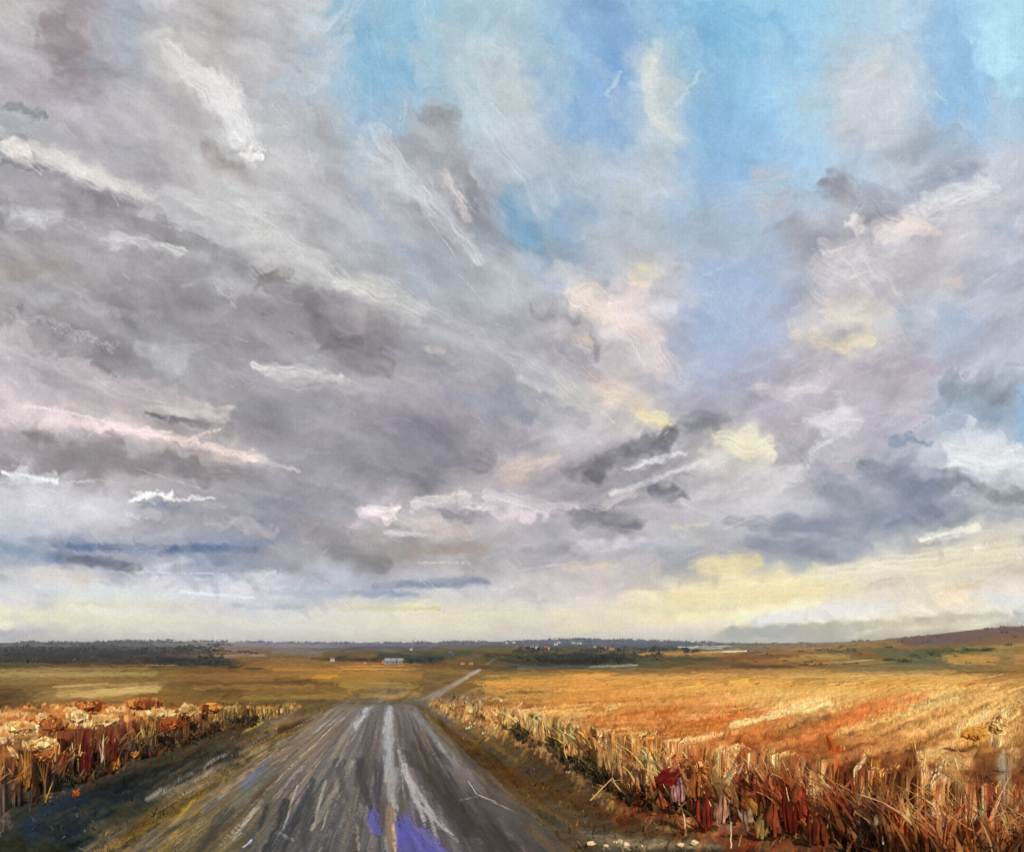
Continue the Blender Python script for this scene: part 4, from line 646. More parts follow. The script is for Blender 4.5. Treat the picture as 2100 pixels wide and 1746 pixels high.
M_hill = mat_paint('far_hills', .95, 0, .01, .08, 0)
M_pond = mat_paint('pond_water', .6, .1, 1.5, .05, .04)
C3 = col.reshape(-1, 3); VV = np.stack([X, Y, Z], -1).reshape(-1, 3)
for nm, mk, mt in (('ground', rest, M_soil), ('road', m_road, M_road), ('pond', m_water, M_pond), ('puddle', m_pud, M_pud), ('hills', m_hill, M_hill)):
    q = Q[mk]
    ids, inv = np.unique(q, return_inverse=True)
    tag(np_mesh(nm, VV[ids], inv.reshape(-1, 4), mt, C3[ids]), kind='structure')

# masses of standing grass: a steep ragged face of stalks, then the rolling top of the crop
def stand(name, e, side, u0, u1, hf, dfar, mat, label):
    us = np.arange(u0, u1, 2.0)
    ve = edge_v(e, us) + (fbm(us / 26, us * 0, 90) - .5) * 16 + (vnoise(us / 5, us * 0, 91) - .5) * 5
    de = F * EYE / (ve - HZ)
    nf, nt = 70, 150
    V = np.zeros((nf + nt, len(us), 3))
    he = hf(de, us)
    for k in range(nf):
        t = k / (nf - 1)
        d = de + he * (.95 * t ** 1.3 + (vnoise(us / 4.2, us * 0 + t * 6, 93) - .5) * .05 + (vnoise(us / 14 + t, us * 0 + t * 3, 94) - .5) * .12)
        x = (us - 1050) / F * d
        V[k] = np.stack([x, d, terrain(x, d) + he * t * (1 - .12 * t) * (1 - .38 * t * vnoise(us / 11, us * 0, 97) - .25 * t * vnoise(us / 47, us * 0, 98))], -1)
    d0 = V[nf - 1, :, 1]
    for k in range(nt):
        t = (k + 1) / nt
        d = 1 / ((1 / d0) * (1 - t) + (1 / np.maximum(dfar, d0 + 2)) * t)
        x = (us - 1050) / F * d
        h = hf(d, us) * .88
        h = h + ((fbm(x * 1.1, d * .8, 95, 3) - .5) * .34 + (vnoise(x * 7, d * 3.5, 96) - .5) * .10) * np.minimum(1, t * 8) * np.minimum(h / .5, 1)
        end = sm(1, .82, np.full_like(d, t))
        V[nf + k] = np.stack([x, d, terrain(x, d) + h * end - .05 * (1 - end)], -1)
    U_, W_ = chart_uv(V)
    col = lin(np.clip(land.sample(U_, np.minimum(W_, 1855)), 3, 250)) * ALB
    I = np.arange((nf + nt) * len(us)).reshape(nf + nt, len(us))
    Q = np.stack([I[:-1, :-1], I[:-1, 1:], I[1:, 1:], I[1:, :-1]], -1).reshape(-1, 4)
    return tag(np_mesh(name, V, Q, mat, col.reshape(-1, 3)), label, None, None, 'stuff')
def chart_uv(V):
    return 1050 + F * V[..., 0] / V[..., 1], HZ + F * (EYE - V[..., 2]) / V[..., 1]
M_stand = mat_paint('standing_grass', .95, .4, 14, .14, 0, (1, 1, .35))
stand('grass_mass', RE, 1, 900, 3700, lambda d, u: np.interp(d, [8, 14, 18, 26, 38, 60, 70], [.9, .85, .70, .45, .28, .2, .12]) * sm(895, 990, u), 68, M_stand, 'thick standing mass of gold and rust grass filling the right field')
stand('grass_mass', LE, -1, -1500, 600, lambda d, u: np.interp(d, [8, 14, 18, 26, 34, 40], [.72, .78, .80, .6, .3, .1]) * sm(600, 520, u), 31, M_stand, 'thick mass of cream topped grass on the left bank')
# ------------------------------------------------------------------ grasses: one chart of colours for stalks and heads
def blades(base, h, w, lean, colf, seg=4, curl=.35, tipw=.25):
    """many flat curved blades at once: base (N,3), height, width (N), lean (N,2)"""
    N = len(base); yaw = rng.uniform(-1.0, 1.0, N)
    side = np.stack([np.cos(yaw), np.sin(yaw), np.zeros(N)], -1)
    V = []; T = []
    for k in range(seg + 1):
        t = k / seg
        c = base + np.stack([lean[:, 0] * h * t ** 1.6, lean[:, 1] * h * t ** 1.6, h * (t - curl * .3 * t ** 3)], -1)
        ww = (w * (1 - (1 - tipw) * t ** 1.8) * (.6 + .9 * math.sin(math.pi * min(1, t + .25))))[:, None] * .5
        V += [c - side * ww, c + side * ww]; T += [np.full(N, t)] * 2
    V = np.stack(V, 1); T = np.stack(T, 1)
    k2 = 2 * (seg + 1); q = np.array([[2 * i, 2 * i + 1, 2 * i + 3, 2 * i + 2] for i in range(seg)])
    Q = (np.arange(N)[:, None, None] * k2 + q[None]).reshape(-1, 4)
    return V.reshape(-1, 3), Q, colf(V, T).reshape(-1, 3)

PAL = np.array([(150, 64, 32), (108, 38, 26), (184, 118, 58), (212, 168, 100), (96, 88, 50), (58, 50, 40), (172, 92, 40), (146, 110, 68), (198, 150, 88), (122, 50, 28), (88, 44, 26), (232, 196, 130)], float)
def grass_col(V, T, mixp=.5, wts=None, dark=0.):
    N = V.shape[0]
    u, v = chart_uv(V)
    bx = V[:, 0, 0]; by = V[:, 0, 1]
    g = land.sample(u + rng.normal(size=(N, 1)) * 7, np.minimum(v + rng.normal(size=(N, 1)) * 4, 1850))
    cl = fbm(bx * 1.7, by * 1.1, 31, 3) + rng.normal(size=N) * .10           # neighbouring stalks share a hue
    idx = np.clip(((cl - .18) / .64 * len(PAL)).astype(int), 0, len(PAL) - 1)
    p = PAL[idx][:, None, :] * np.ones_like(g)
    near = 1 - sm(14, 34, by)[:, None, None]
    m = np.clip((1 - T[..., None]) * .9 + .1, 0, 1) * mixp * near * .45 + .03
    c = g * (1 - m) + p * m
    c = c * (1 + rng.normal(size=(N, 1, 1)) * .16)
    hi = (rng.random(N) < .06)[:, None, None] * sm(.5, 1, T)[..., None]       # sun-bleached tips
    c = c * (1 - hi * .7) + np.array([238., 204, 140]) * hi * .7
    return lin(np.clip(c * 1.07, 4, 250)) * ALB

def field_points(n, v0, v1, edge, umax, side=1, bias=1.):
    v = v0 + (v1 - v0) * rng.random(n * 2) ** bias
    e = np.interp(v, [q[1] for q in edge], [q[0] for q in edge])
    u = rng.uniform(-350, 2480, n * 2)
    ok = (u > e + rng.normal(size=n * 2) * 12) if side > 0 else (u < e + rng.normal(size=n * 2) * 12)
    u, v = u[ok][:n], v[ok][:n]
    d = F * EYE / (v - HZ); x = (u - 1050) / F * d
    return x, d, terrain(x, d), u, v
M_grass = mat_paint('dry_grass', .85, 0, 60, .14, .03, (1, 1, .25), trans=.35)
def put_blades(name, parts, label=None):
    off = 0; Vs = []; Qs = []; Cs = []
    for V, Q, C in parts:
        Vs.append(V); Qs.append(Q + off); Cs.append(C); off += len(V)
    o = np_mesh(name, np.concatenate(Vs), np.concatenate(Qs), M_grass, np.concatenate(Cs))
    return tag(o, label, None, None, 'stuff')
parts = []
def crop(n, v0, v1, edge, side, hf, wf, lx, mixp=.5, bias=1., seg=4):
    x, d, z, u, v = field_points(n, v0, v1, edge, 0, side, bias)
    N = len(x); h = hf(d, u) * rng.uniform(.45, 1.2, N); w = wf(d) * rng.uniform(.4, 1.5, N) ** 1.2
    lean = np.stack([lx + rng.normal(size=N) * .38 + (fbm(x * .3, d * .15, 8) - .5) * 1.2, rng.normal(size=N) * .2], -1)
    parts.append(blades(np.stack([x, d, z - .02], -1), h, w, lean, lambda V, T: grass_col(V, T, mixp), seg))
ht = lambda d, u: np.interp(d, [8, 14, 18, 26, 38], [.9, .85, .72, .48, .3])
crop(4000, 1500, 1855, RE, 1, ht, lambda d: .0042 * d + .004, .08, .75)
crop(2600, 1500, 1855, RE, 1, ht, lambda d: .0016 * d + .002, .15, .5)                       # fine stalks
crop(2600, 1443, 1520, RE, 1, ht, lambda d: .0046 * d, .25, .45)
crop(1300, 1540, 1855, RE, 1, lambda d, u: .8 * ht(d, u), lambda d: .06 + 0 * d, .06, .9)     # broad leaves
crop(900, 1400, 1450, [(860, 1380), (905, 1450)], 1, lambda d, u: .16 + 0 * d, lambda d: .0034 * d, 1.4, .05, seg=2)
put_blades('tall_grass', parts, 'dense rust, gold and straw coloured grass right of the track')
parts = []
lt = lambda d, u: np.interp(d, [8, 14, 18, 26, 38], [.6, .78, .82, .55, .2])
def lcol(V, T):
    c = grass_col(V, T, .55); r_ = rng.random(len(V))[:, None, None]
    t = T[..., None]
    top = np.where(r_ < .35, 1., 0.) * sm(.6, .95, t) * (1 - sm(24, 36, V[:, :1, 1:2]))
    return c * (1 - top * .8) + lin((226, 182, 112)) * top * .8 * ALB
def lcrop(n, v0, v1, hf, wf, lx):
    x, d, z, u, v = field_points(n, v0, v1, LE, 0, -1)
    N = len(x); h = hf(d, u) * rng.uniform(.55, 1.1, N); w = wf(d) * rng.uniform(.4, 1.5, N)
    lean = np.stack([lx + rng.normal(size=N) * .2, rng.normal(size=N) * .2], -1)
    parts.append(blades(np.stack([x, d, z - .02], -1), h, w, lean, lcol, 4))
lcrop(1700, 1470, 1620, lt, lambda d: .0044 * d, .05)
lcrop(900, 1470, 1620, lt, lambda d: .0018 * d, .1)
lcrop(800, 1444, 1480, lambda d, u: .28 + 0 * d, lambda d: .004 * d, .2)
put_blades('roadside_grass', parts, 'cream tipped dry grass on the left bank')
# short turf tufts on both verges
parts = []
x, d, z, u, v = field_points(9000, 1450, 1855, [(-999, 1443), (-999, 1860)], 0, 1)
e1 = np.interp(v, [q[1] for q in RE], [q[0] for q in RE]); e0 = np.interp(v, [q[1] for q in LE], [q[0] for q in LE])
tt = (v - 1443) / 303.; el = 690 - 440 * tt; er = 850 + 330 * tt
ok = ((u < el - 5) & (u > e0 - 30)) | ((u > er + 5) & (u < e1 + 30)); ok &= fbm(x * 1.1, d * .7, 55) > .42
x, d, z = x[ok], d[ok], z[ok]; N = len(x)
parts.append(blades(np.stack([x, d, z - .01], -1), rng.uniform(.04, .14, N), .0016 * d * rng.uniform(.5, 1.5, N) + .004, rng.normal(size=(N, 2)) * .5, lambda V, T: grass_col(V, T, .25), 2))
put_blades('verge_grass', parts, 'short tufts of brown grass along the track verges')

# loose heads and bent stalks along the crest of the grass face
parts = []
def fringe(edge, n, u0, u1, hf, colf):
    us = rng.uniform(u0, u1, n); d = F * EYE / (edge_v(edge, us) - HZ); h = hf(d, us) * rng.uniform(.6, 1.12, n)
    d = d + hf(d, us) * rng.uniform(.1, 1.5, n); x = (us - 1050) / F * d
    parts.append(blades(np.stack([x, d, terrain(x, d)], -1), h, .0036 * d * rng.uniform(.5, 1.7, n), rng.normal(size=(n, 2)) * .42, colf, 5, curl=.8, tipw=.6))
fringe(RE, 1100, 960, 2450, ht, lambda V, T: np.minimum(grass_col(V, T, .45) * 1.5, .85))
fringe(LE, 300, -330, 540, lt, lcol)
put_blades('loose_grass', parts, 'loose bent grass heads along the edges of the standing grass')
# dark scrub at the foot of the standing grass
parts = []
def scrub(edge, n, u0, u1, h0, h1, pal, sd):
    us = rng.uniform(u0, u1, n); ve = edge_v(edge, us) + rng.normal(size=n) * 7 + 4 * sd
    d = F * EYE / (ve - HZ); x = (us - 1050) / F * d; k = fbm(us / 34, us * 0, 61) > .5
    us, d, x = us[k], d[k], x[k]; N = len(x)
    P = np.array(pal, float)[rng.integers(len(pal), size=N)]
    def cf(V, T): return lin(np.clip(P[:, None, :] * (1 + rng.normal(size=(N, 1, 1)) * .2) * (.8 + .4 * T[..., None]), 4, 250)) * ALB
    parts.append(blades(np.stack([x, d, terrain(x, d) - .01], -1), rng.uniform(h0, h1, N), .0032 * d * rng.uniform(.5, 1.6, N), rng.normal(size=(N, 2)) * .6, cf, 4))
scrub(RE, 3000, 960, 1300, .06, .26, [(52, 50, 38), (42, 44, 36), (76, 66, 42), (104, 84, 48), (64, 56, 40), (132, 104, 60)], 1)
scrub(RE, 1800, 1280, 2300, .08, .30, [(84, 44, 26), (60, 46, 34), (112, 56, 30), (50, 46, 38), (140, 104, 60)], 1)
scrub(LE, 2200, -200, 560, .08, .26, [(70, 60, 44), (48, 46, 38), (96, 76, 48), (110, 60, 38), (60, 52, 42)], 1)
put_blades('scrub', parts, 'dark low scrub along the foot of the standing grass')

# ------------------------------------------------------------------ single plants
def tube(P, r0, r1, col, n=5):
    P = np.array(P, float); V = []; 
    for i, p in enumerate(P):
        r = r0 + (r1 - r0) * i / (len(P) - 1)
        for k in range(n):
            a = 2 * math.pi * k / n; V.append(p + np.array([math.cos(a) * r, math.sin(a) * r, 0]))
    Q = [[i * n + k, i * n + (k + 1) % n, (i + 1) * n + (k + 1) % n, (i + 1) * n + k] for i in range(len(P) - 1) for k in range(n)]
    return np.array(V), np.array(Q), np.tile(lin(col) * ALB, (len(V), 1))
M_leaf = mat_paint('plant_leaf', .8, .4, 40, .25, .05, (1, 1, .3), trans=.25)
def dabs(c, r, n, size, cols, face=0.):
    """cloud of small petal-like dabs filling an ellipsoid"""
    V = []; Q = []; C = []
    for i in range(n):
        p = rng.normal(size=3); p /= np.linalg.norm(p); p *= rng.random() ** .4
        q = c + p * r * (1 if rng.random() < .75 else rng.uniform(1, 1.35))
        a = rng.normal(size=3) * np.array([1, 1 - face, 1]); a /= np.linalg.norm(a)
        b = np.cross(a, rng.normal(size=3) * (1 - face) + face * np.array([.4, -1.2, .7])); b /= np.linalg.norm(b)
        s = size * rng.uniform(.5, 1.4); b = b * s * .55; a = a * s
        o = len(V); V += [q - a * .5, q - a * .1 + b, q + a * .6, q - a * .1 - b]; Q.append([o, o + 1, o + 2, o + 3])
        cc = np.array(cols[int(rng.integers(len(cols)))], float) * (1 + rng.normal() * .1)
        C += [lin(np.clip(cc, 4, 250)) * ALB] * 4
    return np.array(V), np.array(Q), np.array(C)
def join(parts):
    off = 0; Vs = []; Qs = []; Cs = []
    for V, Q, C in parts:
        Vs.append(V); Qs.append(Q + off); Cs.append(C); off += len(V)
    return np.concatenate(Vs), np.concatenate(Qs), np.concatenate(Cs)
def pmesh(name, pt, mat, parent): return np_mesh(name, pt[0], pt[1], mat, pt[2], True, parent)
def leaf(p0, p1, w, col, bulge=.5, thick=.004):
    """a ragged broad leaf between two points: several torn, curling fingers with thickness"""
    p0 = np.array(p0, float); p1 = np.array(p1, float); ax = p1 - p0; L = np.linalg.norm(ax); ax /= L
    sd = np.cross(ax, [0, 1, 0]); sd /= max(np.linalg.norm(sd), 1e-6); nm = np.cross(sd, ax)
    nf = int(np.clip(w / .028, 3, 11)); out = []
    for q in range(nf):
        off = (q / max(nf - 1, 1) - .5) * w * .85; t0 = rng.uniform(-.1, .2) + abs(off) / w * .35; t1 = rng.uniform(.7, 1.08) - abs(off) / w * .45
        fw = w / nf * rng.uniform(1.0, 2.0); kc = rng.uniform(.78, 1.25); V = []; C = []; NS = 9; bend = rng.normal() * .06 * L; dep = rng.normal() * .02
        for f in (1, -1):
            for i in range(NS + 1):
                t = i / NS; ww = fw * .5 * (.25 + .75 * math.sin(math.pi * min(.97, t * .85 + .12)))* (1 + rng.normal() * .1)
                tt_ = t0 + (t1 - t0) * t
                for j in (-1, 0, 1):
                    V.append(p0 + ax * L * tt_ + sd * (off * (.45 + .55 * math.sin(math.pi * min(1, tt_ * .8 + .2))) + j * ww + bend * t * t) + nm * (dep + j * j * bulge * fw * .3 + f * thick * .5 + bend * t * .5))
                    C.append(lin(np.clip(np.array(col, float) * kc * (1 + .12 * math.sin(9 * t + q)), 4, 250)) * ALB)
        I = np.arange(2 * (NS + 1) * 3).reshape(2, NS + 1, 3); Q = []
        for f in (0, 1):
            for i in range(NS):
                for j in range(2):
                    r_ = [I[f, i, j], I[f, i, j + 1], I[f, i + 1, j + 1], I[f, i + 1, j]]; Q.append(r_ if f else r_[::-1])
        for i in range(NS):
            for j in (0, 2): Q.append([I[0, i, j], I[0, i + 1, j], I[1, i + 1, j], I[1, i, j]])
        out.append((np.array(V), np.array(Q), np.array(C)))
    off = 0; Vs = []; Qs = []; Cs = []
    for V, Q, C in out: Vs.append(V); Qs.append(Q + off); Cs.append(C); off += len(V)
    return np.concatenate(Vs), np.concatenate(Qs), np.concatenate(Cs)
def pt_at(px, py, d): return np.array([(px - 1050) / F * d, d, EYE - (py - HZ) / F * d])
def plant(name, bx, by, label, cat, group, heads=(), leaves=(), stem=(150, 110, 60), dd=None):
    """heads: (x, y, w, h, colours); leaves: (x0,y0,x1,y1,w,colour), in chart units at the plant's own distance"""
    x, d, z = hit(bx, by)
    if dd: d = dd; x = (bx - 1050) / F * d; z = float(terrain(x, d))
    e = bpy.data.objects.new(name, None); scene.collection.objects.link(e); e.location = (x, d, z); e.empty_display_size = .1
    tag(e, label, cat, group)
    o = np.array([x, d, z]); k = d / F
    def loc(pt): return (pt[0] - o, pt[1], pt[2])
    for (hx, hy, w, h, cols) in heads:
        c = pt_at(hx, hy, d + rng.normal() * .05)
        for q in range(3):
            tx = c[0] + (q - 1) * w * k * .25
            P = [(x + (tx - x) * t ** 1.5 + .01 * math.sin(7 * t + q), d + (c[1] - d) * t, z + (c[2] - h * k * .2 - z) * t) for t in np.linspace(0, 1, 7)]
            pmesh('stem', loc(tube(P, .007, .003, stem)), M_leaf, e)
        rr = np.array([w * .9, w * .6, h * .62]) * k * .5
        n_ = int(46 + w * h * .05)
        pmesh('seed_head', loc(join([dabs(c, rr, n_, max(.03, 12 * k), cols, .75), dabs(c + np.array([0, .01, -rr[2] * .3]), rr * .75, n_ // 2, max(.04, 17 * k), cols, .75)])), M_leaf, e)
    for (x0, y0, x1, y1, w, colr) in leaves:
        a = pt_at(x0, y0, d + rng.normal() * .03); b = pt_at(x1, y1, d + rng.normal() * .06)
        pmesh('leaf', loc(leaf(a, b, w * k, colr)), M_leaf, e)
    return e
CR = [(232, 200, 138), (238, 210, 150), (216, 174, 108), (190, 132, 74)]; OR = [(176, 108, 54), (192, 122, 62), (150, 86, 46), (206, 148, 84), (128, 66, 38)]; WH = [(236, 212, 158), (228, 200, 144), (206, 166, 104), (186, 140, 84)]
RU = [(150, 76, 40), (128, 52, 34), (176, 100, 50)]; GO = [(216, 160, 70), (226, 176, 84), (200, 140, 60)]
BG = 'dry flowering plants on the left bank'
plant('flowering_plant', 40, 1640, 'broad flat cream flower head at the far left edge of the bank', 'plant', BG, [(44, 1490, 66, 26, CR)], [(52, 1628, 50, 1512, 30, (172, 118, 62)), (92, 1650, 108, 1600, 6, (150, 130, 54))])
plant('flowering_plant', 92, 1636, 'big cream head fringed with orange, lowest and largest on the left bank', 'plant', BG, [(84, 1524, 62, 30, CR), (90, 1546, 40, 24, OR)], [(66, 1652, 72, 1622, 9, (228, 176, 106)), (36, 1560, 14, 1524, 12, (216, 180, 120)), (112, 1560, 118, 1500, 9, (216, 150, 80))])
plant('flowering_plant', 118, 1600, 'rust brown bushy head between the two cream heads on the left bank', 'plant', BG, [(112, 1484, 56, 34, OR)], [(104, 1590, 100, 1520, 16, (96, 40, 30)), (128, 1590, 132, 1530, 14, (120, 54, 34))])
plant('flowering_plant', 160, 1596, 'upright cream head over crossed pale stalks on the left bank', 'plant', BG, [(160, 1469, 40, 26, WH)], [(150, 1558, 146, 1520, 8, (226, 190, 132)), (160, 1558, 168, 1522, 7, (216, 176, 110)), (176, 1590, 172, 1500, 18, (98, 36, 30))])
plant('flowering_plant', 84, 1560, 'small round cream head just above the rust brown head', 'plant', BG, [(87, 1471, 18, 13, WH)], [], dd=19)
plant('flowering_plant', 214, 1580, 'ragged cream head with a long pale drip of a stem on the left bank', 'plant', BG, [(214, 1474, 52, 22, WH)], [(209, 1590, 209, 1490, 5, (206, 182, 160)), (226, 1570, 230, 1500, 20, (104, 44, 32))])
plant('flowering_plant', 190, 1530, 'wide orange head behind the cream heads, second orange head from the left', 'plant', BG, [(188, 1446, 58, 17, OR)], [], dd=24)
plant('flowering_plant', 290, 1530, 'widest orange head, like a flat cap, right of the middle of the left bank', 'plant', BG, [(298, 1441, 78, 22, OR)], [(276, 1500, 276, 1456, 22, (104, 84, 40)), (240, 1524, 244, 1466, 20, (112, 48, 34))], dd=23)
plant('flowering_plant', 318, 1540, 'curved cream head below the widest orange head', 'plant', BG, [(323, 1463, 36, 14, WH)], [(302, 1532, 288, 1482, 5, (230, 196, 134)), (306, 1520, 314, 1476, 7, (150, 126, 62))])
plant('flowering_plant', 348, 1530, 'dull reddish head drooping right of the curved cream head', 'plant', BG, [(352, 1482, 36, 26, RU)], [(346, 1512, 338, 1486, 6, (206, 136, 80))])
plant('flowering_plant', 386, 1512, 'speckled cream head near the right end of the bank', 'plant', BG, [(386, 1454, 36, 22, WH)], [])
plant('flowering_plant', 428, 1500, 'bright orange head at the right end of the bank, nearest the track', 'plant', BG, [(430, 1450, 40, 16, GO + OR)], [])
LG = 'fallen leaves and low leaves on the left verge'
plant('low_leaf_plant', 236, 1580, 'single orange leaf standing alone on the dark left verge', 'plant', LG, [], [(236, 1578, 242, 1550, 13, (204, 130, 60)), (232, 1576, 232, 1560, 6, (168, 96, 44))])
plant('low_leaf_plant', 270, 1556, 'pair of pointed orange leaves furthest right on the left verge', 'plant', LG, [], [(268, 1553, 284, 1532, 10, (212, 140, 66)), (286, 1562, 282, 1554, 7, (176, 104, 44))])
plant('low_leaf_plant', 154, 1636, 'rust leaf low beside the dark ditch', 'plant', LG, [], [(150, 1632, 162, 1616, 11, (178, 92, 42)), (155, 1636, 150, 1622, 7, (150, 76, 38))])
plant('low_leaf_plant', 210, 1588, 'tiny red orange leaf under the dripping pale stem', 'plant', LG, [], [(208, 1588, 211, 1574, 8, (196, 96, 44)), (188, 1584, 190, 1574, 6, (190, 92, 40))])
RG = 'broad leaved plants in the tall grass on the right'
def rp(bx, by, label, heads=(), leaves=()): plant('broad_leaved_plant', bx, by, label, 'plant', RG, heads, leaves)
rp(1376, 1672, 'dark crimson leaf beside a lilac one at the grass edge', [], [(1350, 1606, 1392, 1580, 40, (126, 30, 24)), (1392, 1648, 1390, 1590, 26, (172, 124, 122)), (1362, 1660, 1352, 1616, 16, (150, 84, 50))])
rp(1446, 1712, 'tall crimson leaf right of the rounded crimson one', [], [(1450, 1706, 1444, 1602, 36, (136, 50, 32)), (1476, 1690, 1482, 1620, 30, (176, 128, 100)), (1428, 1640, 1426, 1570, 24, (160, 92, 42))])
rp(1432, 1650, 'brown orange bushy head above the tall crimson leaf', [(1428, 1568, 70, 36, OR)], [])
rp(1512, 1640, 'pale straw head, the largest pale one in the middle of the right grass', [(1512, 1536, 42, 24, CR)], [(1500, 1620, 1506, 1560, 22, (150, 84, 40))])
rp(1560, 1730, 'olive yellow leaf near the bottom of the grass', [], [(1560, 1724, 1572, 1660, 30, (132, 104, 56)), (1590, 1716, 1584, 1640, 28, (128, 62, 34)), (1536, 1700, 1530, 1640, 24, (168, 134, 106))])
rp(1622, 1726, 'wide dark red leaf at the bottom centre of the right grass', [], [(1624, 1712, 1620, 1606, 42, (118, 42, 26)), (1640, 1690, 1652, 1590, 22, (150, 60, 34))])
rp(1708, 1640, 'orange triangular leaf pointing up out of the rust grass', [], [(1714, 1572, 1702, 1508, 28, (192, 94, 40)), (1724, 1570, 1728, 1520, 12, (206, 150, 90))])
rp(1738, 1716, 'squat maroon leaf under the orange triangular leaf', [], [(1738, 1676, 1742, 1626, 44, (108, 38, 26)), (1712, 1700, 1706, 1630, 18, (134, 96, 54)), (1760, 1716, 1752, 1660, 20, (96, 50, 30))])
rp(1800, 1716, 'black green clump with a small pale bloom on top', [(1800, 1644, 42, 28, [(44, 48, 46), (58, 60, 52), (36, 40, 44)]), (1768, 1636, 9, 8, [(206, 206, 210)])], [(1806, 1716, 1802, 1660, 36, (128, 60, 34))])
rp(1806, 1664, 'golden leaf leaning left above the black green clump', [], [(1816, 1614, 1794, 1562, 24, (194, 130, 48)), (1846, 1640, 1846, 1560, 20, (140, 60, 34)), (1822, 1600, 1836, 1540, 16, (186, 110, 50))])
rp(1894, 1690, 'tall cream leaf with a reddish leaf against it', [], [(1896, 1616, 1886, 1536, 24, (220, 176, 116)), (1912, 1640, 1922, 1570, 28, (138, 46, 30)), (1880, 1700, 1876, 1620, 22, (120, 84, 50))])
rp(1996, 1660, 'golden yellow head below the brightest cream plume near the right edge', [(1996, 1502, 54, 32, GO)], [(1972, 1640, 1964, 1540, 34, (216, 168, 98)), (1950, 1620, 1944, 1550, 30, (226, 186, 118))])
rp(2044, 1640, 'bright cream plume rising highest near the right edge', [(2046, 1484, 36, 50, CR)], [(2036, 1560, 2052, 1470, 22, (234, 200, 136))])
rp(2026, 1716, 'narrow crimson leaf beside a grey green one at the right edge', [], [(2026, 1694, 2028, 1600, 28, (134, 46, 30)), (2060, 1690, 2060, 1545, 34, (156, 144, 116)), (2000, 1716, 2006, 1640, 22, (146, 76, 38))])
rp(1690, 1740, 'russet leaf pair close to the bottom edge under the maroon leaf', [], [(1690, 1736, 1684, 1670, 28, (112, 52, 28)), (1664, 1730, 1668, 1660, 22, (92, 40, 26))])
rp(1200, 1560, 'ochre leaf at the near tip of the right grass, beside the dark bank', [], [(1206, 1526, 1190, 1488, 24, (204, 142, 68)), (1176, 1560, 1172, 1510, 34, (206, 156, 90)), (1222, 1570, 1226, 1520, 30, (178, 134, 82))])
rp(1120, 1530, 'pale ochre leaves where the grass meets the track, closest to the crest', [], [(1110, 1516, 1104, 1474, 30, (212, 168, 104)), (1086, 1500, 1082, 1466, 20, (226, 186, 120))])
rp(1290, 1610, 'tan leaf clump right of the broken pale twig', [], [(1286, 1600, 1280, 1540, 36, (176, 126, 74)), (1256, 1580, 1250, 1520, 30, (196, 152, 94)), (1310, 1620, 1318, 1560, 30, (160, 110, 74))])
# bare pale stalks
SG = 'bare pale grass stalks in front of the right grass'
SL = [('short upright stalk, leftmost of the pale ones', [(1264, 1552), (1271, 1578)]), ('short leaning stalk right of the broken twig', [(1297, 1571), (1307, 1598)]),
      ('long pale stalk crossing the rounded crimson leaf', [(1339, 1572), (1374, 1631)]), ('long pale stalk leaning across the tall crimson leaf', [(1431, 1598), (1466, 1666)]),
      ('thick pale stalk between the crimson leaf and the olive one', [(1497, 1596), (1515, 1644)]), ('longest pale stalk, standing alone before the wide dark red leaf', [(1612, 1613), (1629, 1693)]),
      ('tiny pale stalk low under the rounded crimson leaf', [(1396, 1649), (1403, 1671)]), ('thin upright stalk left of the maroon leaf', [(1684, 1609), (1689, 1675)]),
      ('long bent stalk reaching the bottom edge near the right corner', [(1920, 1657), (1912, 1700), (1902, 1741)]), ('short bright stalk at the bottom edge, left of the olive leaf', [(1521, 1710), (1515, 1734)]),
      ('short stalk just above the bottom edge left of the bright one', [(1499, 1684), (1499, 1712)]), ('short pale stalk under the black green clump', [(1810, 1712), (1811, 1730)]),
      ('olive stalk right of the tall cream leaf', [(1978, 1650), (1986, 1690)]), ('thin olive stalk behind the russet leaf pair', [(1706, 1650), (1697, 1690)])]
M_stalk = mat_paint('dry_stalk', .7, .3, 40, .2, .3)
def stalk(name, label, lines, by, w=3.6, colr=(230, 200, 150), cat='stalk', group=None):
    px = lines[0][0]
    x, d, z = hit(px[0], by); d = d - .25
    o = np.array([x, d, z]); ps = []
    for ln in lines:
        P = [pt_at(a, b, d) - o for a, b in ln]
        full = []
        for a, b in zip(P[:-1], P[1:]):
            for t in np.linspace(0, 1, 5, endpoint=False): full.append(a + (b - a) * t + rng.normal(size=3) * .002)
        full.append(P[-1]); ps.append(tube(full, w * .3 * d / F, w * .6 * d / F, colr))
    ob = pmesh(name, join(ps), M_stalk, None); ob.location = o
    return tag(ob, label, cat, group)
for lb, ln in SL:
    top, bot = ln[0], ln[-1]
    stalk('grass_stalk', lb, [ln + ([(bot[0] + (bot[0] - top[0]) * .2, min(bot[1] + 26, 1752))] if bot[1] < 1730 else [])], min(bot[1] + 26, 1744), 3.4, (150, 132, 70) if 'olive' in lb else (232, 202, 152), group=SG)
stalk('broken_twig', 'pale broken twig forked like a bird foot at the foot of the right grass', [[(1256, 1594), (1236, 1614), (1211, 1640)], [(1256, 1594), (1262, 1608), (1274, 1622)], [(1250, 1600), (1272, 1598)], [(1240, 1612), (1226, 1608)]], 1640, 4.2, (206, 166, 110), 'twig')
stalk('fallen_stem', 'long thin pale stem lying along the right side of the track', [[(960, 1600), (978, 1628), (1040, 1650), (1110, 1690)]], 1630, 2.6, (206, 194, 176), 'stem')
